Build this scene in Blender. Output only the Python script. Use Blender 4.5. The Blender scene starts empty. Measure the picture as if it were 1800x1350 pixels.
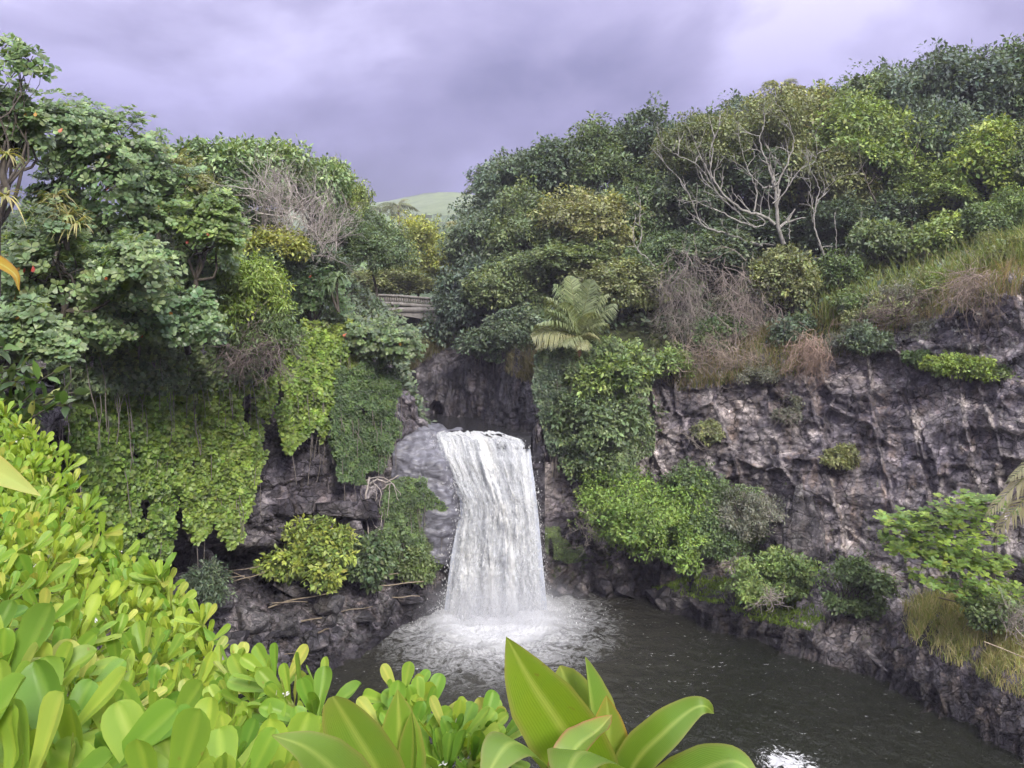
import bpy, bmesh, math, random
import numpy as np
from mathutils import Vector, Matrix

sc = bpy.context.scene
rng = np.random.default_rng(11)
random.seed(5)

# ------------------------------------------------------------------ camera
F, CX, HY, CZ = 1360.0, 900.0, 600.0, 10.6      # focal length, centre and eye level in photo pixels; eye height above the pool
cam = bpy.data.cameras.new('camera')
cam.sensor_width = 36.0
cam.lens = 36.0 * F / 1800.0
cam.shift_y = (HY - 675.0) / 1800.0
cam.clip_start = 0.05
cam.clip_end = 6000
cam_o = bpy.data.objects.new('camera', cam)
cam_o.location = (0, 0, CZ)
cam_o.rotation_euler = (math.radians(90), 0, 0)
sc.collection.objects.link(cam_o)
sc.camera = cam_o

# ------------------------------------------------------------------ sky and sun
SUN_FROM = Vector((0.30, -0.76, 0.54)).normalized()
world = bpy.data.worlds.new('World')
sc.world = world
world.use_nodes = True
nt = world.node_tree
for n in list(nt.nodes):
    nt.nodes.remove(n)
def wn(t, **k):
    n = nt.nodes.new(t)
    for a, b in k.items():
        setattr(n, a, b)
    return n
def wl(a, b):
    nt.links.new(a, b)
def wmath(op, a, b=None):
    n = wn('ShaderNodeMath', operation=op)
    for i, v in enumerate((a, b)):
        if v is None:
            continue
        if isinstance(v, (int, float)):
            n.inputs[i].default_value = v
        else:
            wl(v, n.inputs[i])
    return n.outputs[0]
w_out = wn('ShaderNodeOutputWorld')
w_bg = wn('ShaderNodeBackground')
w_sky = wn('ShaderNodeTexSky', sky_type='NISHITA')
w_sky.sun_disc = False
w_sky.sun_elevation = math.asin(SUN_FROM.z)
w_sky.sun_rotation = math.atan2(SUN_FROM.x, SUN_FROM.y)
w_tc = wn('ShaderNodeTexCoord')
w_sep = wn('ShaderNodeSeparateXYZ')
wl(w_tc.outputs['Generated'], w_sep.inputs[0])
zc = wmath('MAXIMUM', w_sep.outputs[2], 0.0)
zz = wmath('ADD', zc, 0.34)
w_com = wn('ShaderNodeCombineXYZ')
wl(wmath('DIVIDE', w_sep.outputs[0], zz), w_com.inputs[0])
wl(wmath('DIVIDE', w_sep.outputs[1], zz), w_com.inputs[1])
w_com.inputs[2].default_value = 36.4
w_n1 = wn('ShaderNodeTexNoise')
w_n1.inputs['Scale'].default_value = 1.9
w_n1.inputs['Detail'].default_value = 7
w_n1.inputs['Roughness'].default_value = 0.52
w_n1.inputs['Distortion'].default_value = 0.25
wl(w_com.outputs[0], w_n1.inputs['Vector'])
w_elev = wn('ShaderNodeValToRGB')           # overcast sky; the unseen part overhead is brightened further as added fill
e = w_elev.color_ramp.elements
e[0].position = 0.0;  e[0].color = (0.026, 0.025, 0.068, 1)
e[1].position = 1.0;  e[1].color = (0.95, 0.94, 1.0, 1)
for p, c in ((0.17, (0.040, 0.037, 0.094, 1)), (0.28, (0.096, 0.089, 0.174, 1)), (0.40, (0.188, 0.176, 0.280, 1)), (0.7, (0.66, 0.65, 0.73, 1))):
    x = e.new(p); x.color = c
wl(zc, w_elev.inputs[0])
w_var = wn('ShaderNodeValToRGB')
e = w_var.color_ramp.elements
e[0].position = 0.36; e[0].color = (0.52, 0.54, 0.64, 1)
e[1].position = 0.62; e[1].color = (1.72, 1.74, 1.58, 1)
x = e.new(0.5); x.color = (1.0, 1.0, 1.0, 1)
wl(w_n1.outputs[0], w_var.inputs[0])
w_mul = wn('ShaderNodeMix', data_type='RGBA', blend_type='MULTIPLY')
w_mul.inputs[0].default_value = 1.0
wl(w_elev.outputs[0], w_mul.inputs[6]); wl(w_var.outputs[0], w_mul.inputs[7])
w_sc = wn('ShaderNodeMix', data_type='RGBA', blend_type='MULTIPLY')
w_sc.inputs[0].default_value = 1.0
w_sc.inputs[7].default_value = (0.07, 0.07, 0.07, 1)
wl(w_sky.outputs[0], w_sc.inputs[6])
w_mix = wn('ShaderNodeMix', data_type='RGBA')
w_mix.inputs[0].default_value = 0.94         # clouds cover nearly all of the clear sky
wl(w_sc.outputs[2], w_mix.inputs[6]); wl(w_mul.outputs[2], w_mix.inputs[7])
wl(w_mix.outputs[2], w_bg.inputs[0])
w_bg.inputs[1].default_value = 1.0
wl(w_bg.outputs[0], w_out.inputs[0])

sun = bpy.data.lights.new('sun', 'SUN')
sun.energy = 1.5
sun.angle = math.radians(14)
sun.color = (1.0, 0.94, 0.82)
sun_o = bpy.data.objects.new('sun', sun)
sun_o.rotation_euler = (-SUN_FROM).to_track_quat('-Z', 'Y').to_euler()
sun_o.location = (0, 0, 60)
sc.collection.objects.link(sun_o)

sc.view_settings.view_transform = 'Standard'
sc.view_settings.look = 'None'
sc.view_settings.exposure = 1.6
sc.view_settings.gamma = 1.0
sc.view_settings.use_curve_mapping = False
sc.render.engine = 'CYCLES'
sc.cycles.max_bounces = 4
sc.cycles.diffuse_bounces = 2
sc.cycles.glossy_bounces = 2
sc.cycles.transmission_bounces = 3
sc.cycles.transparent_max_bounces = 8
sc.cycles.volume_bounces = 1
sc.cycles.use_denoising = True
sc.cycles.use_adaptive_sampling = True
sc.cycles.adaptive_threshold = 0.035
sc.cycles.adaptive_min_samples = 16
sc.cycles.caustics_reflective = False
sc.cycles.caustics_refractive = False

# ------------------------------------------------------------------ helpers: space, noise
def W(px, py, Y):
    """a spot of the valley: Y metres ahead of the viewpoint, in the direction of a photo pixel"""
    return np.array([(px - CX) / F * Y, Y, CZ - (py - HY) / F * Y], float)
def nrm(v):
    return v / np.maximum(np.linalg.norm(v, axis=-1, keepdims=True), 1e-9)
def hsh(ix, iy, iz, seed=0):
    h = (ix * 374761393 + iy * 668265263 + iz * 1440662683 + seed * 1274126177) & 0xffffffff
    h = ((h ^ (h >> 13)) * 1274126177) & 0xffffffff
    h = ((h ^ (h >> 16)) * 2246822519) & 0xffffffff
    return h ^ (h >> 15)
def vnoise(P, seed=0):
    P = np.asarray(P, float)
    i = np.floor(P).astype(np.int64); f = P - i
    f = f * f * (3 - 2 * f)
    r = 0
    for dx in (0, 1):
        wx = f[..., 0] if dx else 1 - f[..., 0]
        for dy in (0, 1):
            wy = f[..., 1] if dy else 1 - f[..., 1]
            for dz in (0, 1):
                wz = f[..., 2] if dz else 1 - f[..., 2]
                r = r + wx * wy * wz * (hsh(i[..., 0] + dx, i[..., 1] + dy, i[..., 2] + dz, seed) / 4294967295.0)
    return r * 2 - 1
def fbm(P, s, oct=4, seed=0, rough=0.5):
    r = 0; a = 1.0; t = 0
    P = np.asarray(P, float) * s
    for k in range(oct):
        r = r + a * vnoise(P + k * 17.3, seed + k); t += a
        a *= rough; P = P * 2.03
    return r / t
def worley(P, seed=0):
    """nearest and second nearest cell distance and a random value of the nearest cell"""
    P = np.asarray(P, float)
    i = np.floor(P).astype(np.int64)
    d1 = np.full(P.shape[:-1], 9.0); d2 = d1.copy(); idv = np.zeros(P.shape[:-1]); gx = idv.copy(); gz = idv.copy()
    for dx in (-1, 0, 1):
        for dy in (-1, 0, 1):
            for dz in (-1, 0, 1):
                cx, cy, cz = i[..., 0] + dx, i[..., 1] + dy, i[..., 2] + dz
                h = hsh(cx, cy, cz, seed); h2 = hsh(cx, cy, cz, seed + 51); h3 = hsh(cx, cy, cz, seed + 97)
                q = np.stack([cx + (h & 65535) / 65535.0, cy + (h2 & 65535) / 65535.0, cz + (h3 & 65535) / 65535.0], -1) - P
                d = np.abs(q).max(-1) * 0.55 + np.sqrt((q * q).sum(-1)) * 0.45
                m = d < d1
                d2 = np.where(m, d1, np.minimum(d2, d))
                d1 = np.where(m, d, d1)
                idv = np.where(m, (h >> 16) / 65535.0, idv)
                gx = np.where(m, q[..., 0], gx); gz = np.where(m, q[..., 2], gz)
    return d1, d2, idv, gx, gz

# ------------------------------------------------------------------ helpers: meshes and objects
COL = sc.collection
def link(o, parent=None):
    COL.objects.link(o)
    if parent is not None:
        o.parent = parent
    return o
def mk_mesh(name, V, Fc, mat, col=None, smooth=False, attrs=None):
    V = np.ascontiguousarray(V, np.float32)
    me = bpy.data.meshes.new(name)
    if isinstance(Fc, np.ndarray):
        Fs = [Fc]
    else:
        Fs = [np.asarray(f) for f in Fc if len(f)]
    me.vertices.add(len(V)); me.vertices.foreach_set('co', V.ravel())
    nl = sum(f.size for f in Fs); nf = sum(len(f) for f in Fs)
    me.loops.add(nl); me.polygons.add(nf)
    me.loops.foreach_set('vertex_index', np.concatenate([f.ravel() for f in Fs]).astype(np.int32))
    st = []; o = 0
    for f in Fs:
        st.append(o + np.arange(len(f)) * f.shape[1]); o += f.size
    me.polygons.foreach_set('loop_start', np.concatenate(st).astype(np.int32))
    if smooth:
        me.polygons.foreach_set('use_smooth', np.ones(nf, bool))
    if col is not None:
        a = me.attributes.new('col', 'FLOAT_COLOR', 'POINT')
        c = np.ones((len(V), 4), np.float32); c[:, :3] = col
        a.data.foreach_set('color', c.ravel())
    for k, v in (attrs or {}).items():
        a = me.attributes.new(k, 'FLOAT', 'POINT'); a.data.foreach_set('value', np.ascontiguousarray(v, np.float32).ravel())
    me.update(calc_edges=True)
    if mat is not None:
        me.materials.append(mat)
    return me
def obj(name, V, Fc, mat, parent=None, col=None, smooth=False, attrs=None, kind=None):
    V = np.asarray(V, float)
    if parent is not None:
        V = V - np.array(parent.location)
    o = bpy.data.objects.new(name, mk_mesh(name, V, Fc, mat, col, smooth, attrs))
    if kind:
        o['kind'] = kind
    return link(o, parent)
def thing(name, label, cat, loc, group=None):
    o = bpy.data.objects.new(name, None)
    o.empty_display_size = 0.2
    o.location = tuple(float(x) for x in loc)
    o['label'] = label; o['category'] = cat
    if group:
        o['group'] = group
    return link(o)
def tag(o, label, cat=None, group=None, kind=None):
    o['label'] = label
    if cat: o['category'] = cat
    if group: o['group'] = group
    if kind: o['kind'] = kind
    return o
class Acc:
    """collects geometry of one part"""
    def __init__(s):
        s.V = []; s.T = []; s.Q = []; s.C = []; s.n = 0
    def add(s, V, Fc, C=None):
        V = np.asarray(V, float).reshape(-1, 3); Fc = np.asarray(Fc)
        s.V.append(V)
        (s.T if Fc.shape[1] == 3 else s.Q).append(Fc + s.n)
        s.C.append(np.broadcast_to(np.asarray(C if C is not None else (1, 1, 1), float), (len(V), 3)))
        s.n += len(V)
    def build(s, name, mat, parent=None, smooth=False, kind=None):
        if not s.V:
            return None
        Fs = []
        if s.T: Fs.append(np.concatenate(s.T))
        if s.Q: Fs.append(np.concatenate(s.Q))
        return obj(name, np.concatenate(s.V), Fs, mat, parent, np.concatenate(s.C), smooth, None, kind)
def tube(acc, pts, rad, sides=6, col=(1, 1, 1)):
    pts = np.asarray(pts, float); n = len(pts)
    rad = np.broadcast_to(np.asarray(rad, float), (n,))
    d = nrm(np.gradient(pts, axis=0))
    ref = np.array([0.0, 0, 1]) if abs(d[:, 2]).mean() < 0.8 else np.array([1.0, 0, 0])
    s = nrm(np.cross(d, ref)); t = np.cross(d, s)
    a = np.linspace(0, 2 * np.pi, sides, endpoint=False)
    V = pts[:, None] + rad[:, None, None] * (np.cos(a)[None, :, None] * s[:, None] + np.sin(a)[None, :, None] * t[:, None])
    i = np.arange(n - 1)[:, None] * sides; j = np.arange(sides)[None]
    Q = np.stack([i + j, i + (j + 1) % sides, i + sides + (j + 1) % sides, i + sides + j], -1).reshape(-1, 4)
    acc.add(V.reshape(-1, 3), Q, col)
def curve(pts, n=12):
    """smooth polyline through the points"""
    pts = np.asarray(pts, float); k = len(pts)
    if k == 2:
        return pts[0] + np.linspace(0, 1, n)[:, None] * (pts[1] - pts[0])
    P = np.vstack([2 * pts[0] - pts[1], pts, 2 * pts[-1] - pts[-2]])
    t = np.linspace(0, k - 1, n); i = np.minimum(t.astype(int), k - 2); f = (t - i)[:, None]
    a, b, c, d = P[i], P[i + 1], P[i + 2], P[i + 3]
    return 0.5 * (2 * b + (c - a) * f + (2 * a - 5 * b + 4 * c - d) * f ** 2 + (3 * b - a - 3 * c + d) * f ** 3)
def unit(n, r=None):
    return nrm((r or rng).normal(size=(n, 3)))
def inpoly(x, y, poly):
    poly = np.asarray(poly, float); r = np.zeros(len(x), bool); j = len(poly) - 1
    for i in range(len(poly)):
        xi, yi = poly[i]; xj, yj = poly[j]
        c = ((yi > y) != (yj > y)) & (x < (xj - xi) * (y - yi) / (yj - yi + 1e-9) + xi)
        r ^= c; j = i
    return r

# ------------------------------------------------------------------ materials
class M:
    def __init__(s, name):
        s.m = bpy.data.materials.new(name); s.m.use_nodes = True
        s.t = s.m.node_tree
        s.b = s.t.nodes['Principled BSDF']; s.o = s.t.nodes['Material Output']
    def n(s, t, **k):
        x = s.t.nodes.new(t)
        for a, b in k.items():
            if a.startswith('i_'):
                x.inputs[a[2:].replace('_', ' ')].default_value = b
            else:
                setattr(x, a, b)
        return x
    def l(s, a, b):
        s.t.links.new(a, b)
    def noise(s, scale, detail=4, rough=0.55, vec=None, dist=0.0):
        x = s.n('ShaderNodeTexNoise'); x.inputs['Scale'].default_value = scale; x.inputs['Detail'].default_value = detail
        x.inputs['Roughness'].default_value = rough; x.inputs['Distortion'].default_value = dist
        if vec is not None: s.l(vec, x.inputs['Vector'])
        return x.outputs[0]
    def ramp(s, fac, stops):
        x = s.n('ShaderNodeValToRGB'); e = x.color_ramp.elements
        e[0].position, e[0].color = stops[0][0], (*stops[0][1], 1)
        e[1].position, e[1].color = stops[-1][0], (*stops[-1][1], 1)
        for p, c in stops[1:-1]:
            y = e.new(p); y.color = (*c, 1)
        s.l(fac, x.inputs[0])
        return x.outputs[0]
    def mix(s, fac, a, b, blend='MIX'):
        x = s.n('ShaderNodeMix', data_type='RGBA', blend_type=blend)
        for i, v in ((0, fac), (6, a), (7, b)):
            if isinstance(v, (int, float)): x.inputs[i].default_value = v
            elif isinstance(v, tuple): x.inputs[i].default_value = (*v, 1)
            else: s.l(v, x.inputs[i])
        return x.outputs[2]
    def math(s, op, a, b=None, clamp=False):
        x = s.n('ShaderNodeMath', operation=op); x.use_clamp = clamp
        for i, v in enumerate((a, b)):
            if v is None: continue
            if isinstance(v, (int, float)): x.inputs[i].default_value = v
            else: s.l(v, x.inputs[i])
        return x.outputs[0]
    def vec(s, scale=(1, 1, 1)):
        g = s.n('ShaderNodeNewGeometry'); mp = s.n('ShaderNodeMapping'); mp.inputs['Scale'].default_value = scale
        s.l(g.outputs['Position'], mp.inputs['Vector'])
        return mp.outputs[0]
    def bump(s, h, strength=0.5, dist=0.05, prev=None):
        x = s.n('ShaderNodeBump'); x.inputs['Strength'].default_value = strength; x.inputs['Distance'].default_value = dist
        s.l(h, x.inputs['Height'])
        if prev is not None: s.l(prev, x.inputs['Normal'])
        return x.outputs[0]
    def rangef(s, v, a, b, c=0.0, d=1.0):
        x = s.n('ShaderNodeMapRange'); s.l(v, x.inputs[0])
        for i, q in enumerate((a, b, c, d)): x.inputs[i + 1].default_value = q
        return x.outputs[0]
    def set(s, k, v):
        if isinstance(v, (int, float)): s.b.inputs[k].default_value = v
        elif isinstance(v, tuple): s.b.inputs[k].default_value = (*v, 1)
        else: s.l(v, s.b.inputs[k])

def leaf_mat(name, rough=0.46, trans=0.28, vary=0.14, spec=0.55, veins=False):
    m = M(name)
    at = m.n('ShaderNodeAttribute', attribute_name='col')
    oi = m.n('ShaderNodeObjectInfo')
    hs = m.n('ShaderNodeHueSaturation')
    m.l(m.rangef(oi.outputs['Random'], 0, 1, 1 - vary, 1 + vary), hs.inputs['Value'])
    m.l(m.rangef(oi.outputs['Random'], 0, 1, 0.5 + vary * 0.12, 0.5 - vary * 0.12), hs.inputs['Hue'])
    c = at.outputs['Color']
    if veins:
        nz = m.noise(9, 3, 0.6, m.vec((1, 1, 1)))
        sp_ = m.noise(55, 2, 0.5, m.vec((1, 1, 1)))
        c = m.mix(m.rangef(sp_, 0.70, 0.76, 0, 0.55), c, (0.22, 0.15, 0.05))      # small brown flecks
        c = m.mix(m.rangef(nz, 0.35, 0.75, 0, 0.45), c, m.mix(1.0, c, (1.15, 1.04, 0.9), 'MULTIPLY'))
    m.l(c, hs.inputs['Color'])
    m.set('Base Color', hs.outputs[0]); m.set('Roughness', rough); m.set('Specular IOR Level', spec)
    tr = m.n('ShaderNodeBsdfTranslucent')
    m.l(m.mix(1.0, hs.outputs[0], (1.25, 1.15, 0.5), 'MULTIPLY'), tr.inputs[0])
    mx = m.n('ShaderNodeMixShader'); mx.inputs[0].default_value = trans
    m.l(m.b.outputs[0], mx.inputs[1]); m.l(tr.outputs[0], mx.inputs[2]); m.l(mx.outputs[0], m.o.inputs[0])
    return m.m
MAT = {}
MAT['leaf'] = leaf_mat('foliage')
MAT['leaf_gloss'] = leaf_mat('foliage_glossy', 0.38, 0.38, 0.12, 0.6)
MAT['leaf_near'] = leaf_mat('foliage_fleshy', 0.42, 0.30, 0.16, 0.28, True)
MAT['leaf_dry'] = leaf_mat('foliage_dry', 0.75, 0.2, 0.1, 0.15)
MAT['grass'] = leaf_mat('grass_blade', 0.6, 0.3, 0.0, 0.2)

def bark_mat(name, c1, c2, scale=14):
    m = M(name)
    v = m.vec((1, 1, 0.35))
    nz = m.noise(scale, 5, 0.65, v)
    at = m.n('ShaderNodeAttribute', attribute_name='col')
    m.set('Base Color', m.mix(1.0, m.ramp(nz, [(0.3, c1), (0.7, c2)]), at.outputs['Color'], 'MULTIPLY'))
    m.set('Roughness', 0.85)
    m.set('Normal', m.bump(nz, 0.5, 0.03))
    return m.m
MAT['bark'] = bark_mat('bark_brown', (0.045, 0.038, 0.032), (0.14, 0.12, 0.10))
MAT['bark_pale'] = bark_mat('bark_pale', (0.14, 0.13, 0.118), (0.40, 0.385, 0.36), 6)
MAT['twig'] = bark_mat('dead_twigs', (0.145, 0.122, 0.108), (0.31, 0.275, 0.245), 5)
MAT['root'] = bark_mat('pale_roots', (0.32, 0.28, 0.26), (0.58, 0.53, 0.5), 8)

def rock_mat(name, base, brown=0.3, lichen=0.0, soil=True, wetz=0.45, lich_z=(6.0, 11.0)):
    m = M(name)
    p = m.vec()
    big = m.noise(0.45, 5, 0.6, p, 0.4)
    mid = m.noise(2.2, 6, 0.65, p, 0.3)
    fine = m.noise(14, 5, 0.7, p)
    streak = m.noise(1.0, 5, 0.62, m.vec((2.6, 2.6, 0.32)), 0.5)
    a, b, c = (np.array(base) * k for k in (0.35, 1.0, 2.1))
    col = m.ramp(mid, [(0.30, tuple(a)), (0.52, tuple(b)), (0.74, tuple(c))])
    col = m.mix(m.rangef(big, 0.44, 0.56, 0, 0.95), col, m.mix(1.0, col, (0.40, 0.40, 0.46), 'MULTIPLY'))
    if soil:
        bk = m.n('ShaderNodeAttribute', attribute_name='blk')      # each block weathers a little differently; bank tones darken it further low down
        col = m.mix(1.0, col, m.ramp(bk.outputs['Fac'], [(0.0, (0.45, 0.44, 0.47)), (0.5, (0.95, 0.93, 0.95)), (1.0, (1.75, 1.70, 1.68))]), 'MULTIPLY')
    col = m.mix(m.rangef(streak, 0.50, 0.68, 0, brown), col, (0.25, 0.185, 0.145))
    col = m.mix(m.rangef(m.noise(0.9, 4, 0.6, m.vec((1.7, 1.7, 0.7)), 1.0), 0.58, 0.74, 0, 0.55), col, (0.30, 0.275, 0.29))
    col = m.mix(m.rangef(fine, 0.35, 0.72, 0.0, 0.55), col, m.mix(1.0, col, (1.7, 1.68, 1.66), 'MULTIPLY'))
    g = m.n('ShaderNodeNewGeometry')
    sp = m.n('ShaderNodeSeparateXYZ'); m.l(g.outputs['Position'], sp.inputs[0])
    if lichen:
        lz = m.math('MULTIPLY', m.rangef(sp.outputs[2], lich_z[0], lich_z[1], 0.0, 1.0), m.rangef(m.noise(1.3, 4, 0.7, p), 0.52, 0.60, 0, 1))
        lz = m.math('MULTIPLY', lz, m.rangef(m.noise(6.5, 3, 0.6, p), 0.52, 0.58, 0, lichen))
        col = m.mix(lz, col, (0.56, 0.56, 0.54))
    # greener, softer ground where soil lies on the rock (attribute set when the bank is built)
    if soil:
        at = m.n('ShaderNodeAttribute', attribute_name='soil')
        sf = m.math('ADD', at.outputs['Fac'], m.math('MULTIPLY', m.math('SUBTRACT', mid, 0.5), 1.4))
        so = m.ramp(m.noise(3.0, 5, 0.7, p), [(0.3, (0.030, 0.032, 0.016)), (0.5, (0.055, 0.075, 0.025)), (0.72, (0.13, 0.12, 0.06))])
        col = m.mix(m.rangef(sf, 0.4, 0.6), col, so)
        mo = m.n('ShaderNodeAttribute', attribute_name='moss')
        mf = m.math('ADD', mo.outputs['Fac'], m.math('MULTIPLY', m.math('SUBTRACT', m.noise(2.6, 5, 0.7, p), 0.5), 1.6))
        gr = m.ramp(m.noise(8, 4, 0.7, p), [(0.3, (0.06, 0.10, 0.015)), (0.7, (0.17, 0.24, 0.035))])
        col = m.mix(m.rangef(mf, 0.45, 0.6), col, gr)
    wet = m.rangef(m.math('ADD', sp.outputs[2], m.math('MULTIPLY', m.math('SUBTRACT', mid, 0.5), 0.9)), wetz * 0.5, wetz * 1.6, 1, 0)
    col = m.mix(wet, col, m.mix(1.0, col, (0.32, 0.32, 0.33), 'MULTIPLY'))
    # dirt-filled cracks at three sizes, bent by noise
    pw = m.n('ShaderNodeVectorMath', operation='ADD'); m.l(m.vec((1, 1, 1.5)), pw.inputs[0])
    ps = m.n('ShaderNodeVectorMath', operation='SCALE'); ps.inputs['Scale'].default_value = 0.55
    pn = m.n('ShaderNodeTexNoise'); pn.inputs['Scale'].default_value = 1.9; pn.inputs['Detail'].default_value = 5; m.l(p, pn.inputs['Vector'])
    m.l(pn.outputs['Color'], ps.inputs[0]); m.l(ps.outputs[0], pw.inputs[1])
    hgt = None
    for sc_, wd_, dk in ((1.15, 0.030, 0.75), (3.1, 0.045, 0.65), (8.5, 0.07, 0.45)):
        vo = m.n('ShaderNodeTexVoronoi', feature='DISTANCE_TO_EDGE'); vo.inputs['Scale'].default_value = sc_; m.l(pw.outputs[0], vo.inputs['Vector'])
        vc = m.n('ShaderNodeTexVoronoi', feature='F1'); vc.inputs['Scale'].default_value = sc_; m.l(pw.outputs[0], vc.inputs['Vector'])
        ck = m.rangef(vo.outputs['Distance'], 0.0, wd_, 1, 0)
        gap = m.rangef(m.noise(sc_ * 0.8, 2, 0.5, p), 0.40, 0.56, 0, dk)      # cracks come and go
        col = m.mix(m.math('MULTIPLY', ck, gap), col, (0.018, 0.017, 0.019))
        sv_ = m.n('ShaderNodeSeparateColor'); m.l(vc.outputs['Color'], sv_.inputs[0])
        col = m.mix(1.0, col, m.ramp(sv_.outputs[0], [(0.0, (0.66, 0.66, 0.68) if sc_ < 5 else (0.86, 0.86, 0.87)), (0.55, (1.0, 1.0, 1.0)), (1.0, (1.42, 1.40, 1.38) if sc_ < 5 else (1.15, 1.14, 1.13))]), 'MULTIPLY')
        h_ = m.math('MULTIPLY', m.math('ADD', m.math('MULTIPLY', ck, -0.7), m.math('MULTIPLY', sv_.outputs[1], 0.8)), 0.16 / sc_)
        hgt = h_ if hgt is None else m.math('ADD', hgt, h_)
    m.set('Base Color', col)
    m.set('Roughness', m.mix(wet, (0.86, 0.86, 0.86), (0.35, 0.35, 0.35)))
    m.set('Specular IOR Level', 0.3)
    n1 = m.bump(hgt, 1.0, 1.0)
    n2 = m.bump(mid, 0.35, 0.07, n1)
    n3 = m.bump(fine, 0.9, 0.04, n2)
    m.set('Normal', n3)
    return m.m
MAT['rock_r'] = rock_mat('basalt_right', (0.355, 0.330, 0.330), 0.55, 0.9, wetz=0.9, lich_z=(7.0, 11.0))
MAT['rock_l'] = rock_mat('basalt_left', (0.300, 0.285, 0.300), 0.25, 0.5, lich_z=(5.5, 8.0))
MAT['rock_b'] = rock_mat('basalt_gorge', (0.280, 0.270, 0.300), 0.45, 0.0, True, -5)
MAT['stone'] = rock_mat('basalt_stone', (0.125, 0.122, 0.130), 0.12, 0.0, False, 0.5)
MAT['stone_shore'] = rock_mat('basalt_shore', (0.135, 0.127, 0.134), 0.15, 0.25, False, 0.30, (0.4, 1.0))

# ------------------------------------------------------------------ banks and cliffs
def grid_faces(nu, nv, flip=False):
    i = np.arange(nu - 1)[:, None] * nv; j = np.arange(nv - 1)[None]
    q = np.stack([i + j, i + j + 1, i + nv + j + 1, i + nv + j], -1).reshape(-1, 4)
    return q[:, ::-1] if flip else q
def sheet(ctrl, du, counts):
    """surface through stations of profile points; counts = quads per profile segment"""
    C = np.array(ctrl, float); S, K = C.shape[:2]
    ref = C[:, min(4, K - 1)]
    L = np.r_[0, np.cumsum(np.linalg.norm(np.diff(ref, axis=0), axis=1))]
    nu = int(L[-1] / du) + 1
    tt = np.interp(np.linspace(0, L[-1], nu), L, np.arange(S))
    P = np.concatenate([2 * C[:1] - C[1:2], C, 2 * C[-1:] - C[-2:-1]])
    i = np.minimum(tt.astype(int), S - 2); f = (tt - i)[:, None, None]
    a, b, c, d = P[i], P[i + 1], P[i + 2], P[i + 3]
    U = 0.5 * (2 * b + (c - a) * f + (2 * a - 5 * b + 4 * c - d) * f ** 2 + (3 * b - a - 3 * c + d) * f ** 3)
    cols = []; vv = []
    for k, n in enumerate(counts):
        s = np.linspace(0, 1, n, endpoint=False)
        cols.append(U[:, k][:, None] * (1 - s)[None, :, None] + U[:, k + 1][:, None] * s[None, :, None]); vv.append(k + s)
    cols.append(U[:, -1:]); vv.append([K - 1.0])
    return np.concatenate(cols, 1), np.concatenate(vv)
def gnormal(G, sm=0):
    a = np.gradient(G, axis=0); b = np.gradient(G, axis=1)
    return nrm(np.cross(b, a))
def rockdisp(P, S, big=0.55, blk=0.32, blk2=0.14, fine=0.05, cell=(1.3, 0.9), seed=0, strata=0.10, joint=0.0):
    """relief of broken rock; S = (distance along the face, 0, height): flat faced blocks with sharp steps and open joints"""
    Q = S + 0.22 * np.stack([fbm(P, 0.8, 2, seed + 31), 0 * P[..., 0], fbm(P, 0.8, 2, seed + 33)], -1)
    D = big * fbm(P, 0.22, 3, seed + 3); tone = 0
    if joint:                                  # tall joints splitting the face into columns
        d1, d2, idv, gx, gz = worley(Q / np.array([1.7, 1.0, 6.5]) + 1.7, seed + 4)
        D += joint * ((idv - 0.5) * 1.8 + gx * 0.6) - joint * 0.9 * np.clip(1 - (d2 - d1) / 0.04, 0, 1)
    for k, (c, a) in enumerate(((1.0, blk), (0.40, blk2), (0.17, blk2 * 0.4))):      # broken blocks, three sizes
        d1, d2, idv, gx, gz = worley(Q / np.array([cell[0] * c, 1.0, cell[1] * c]) + 7.7 * k, seed + 9 * k)
        D += a * ((idv - 0.5) * 2.0 + gz * 0.5 * ((idv * 13.7) % 1.0 - 0.6) + gx * 0.5 * ((idv * 7.3) % 1.0 - 0.5)) - a * 0.45 * np.clip(1 - (d2 - d1) / 0.05, 0, 1)
        tone = tone + (idv * (5.1 + k)) % 1.0 * (0.5, 0.35, 0.15)[k]
    zz = P[..., 2] + 0.5 * fbm(P, 0.35, 2, seed + 5)
    D += strata * (((zz / 1.1) % 1.0) > 0.5)
    D += fine * fbm(P, 3.0, 3, seed + 8)
    return D, tone
GROUND = []      # plan samples of walkable ground, for rooting plants
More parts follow.
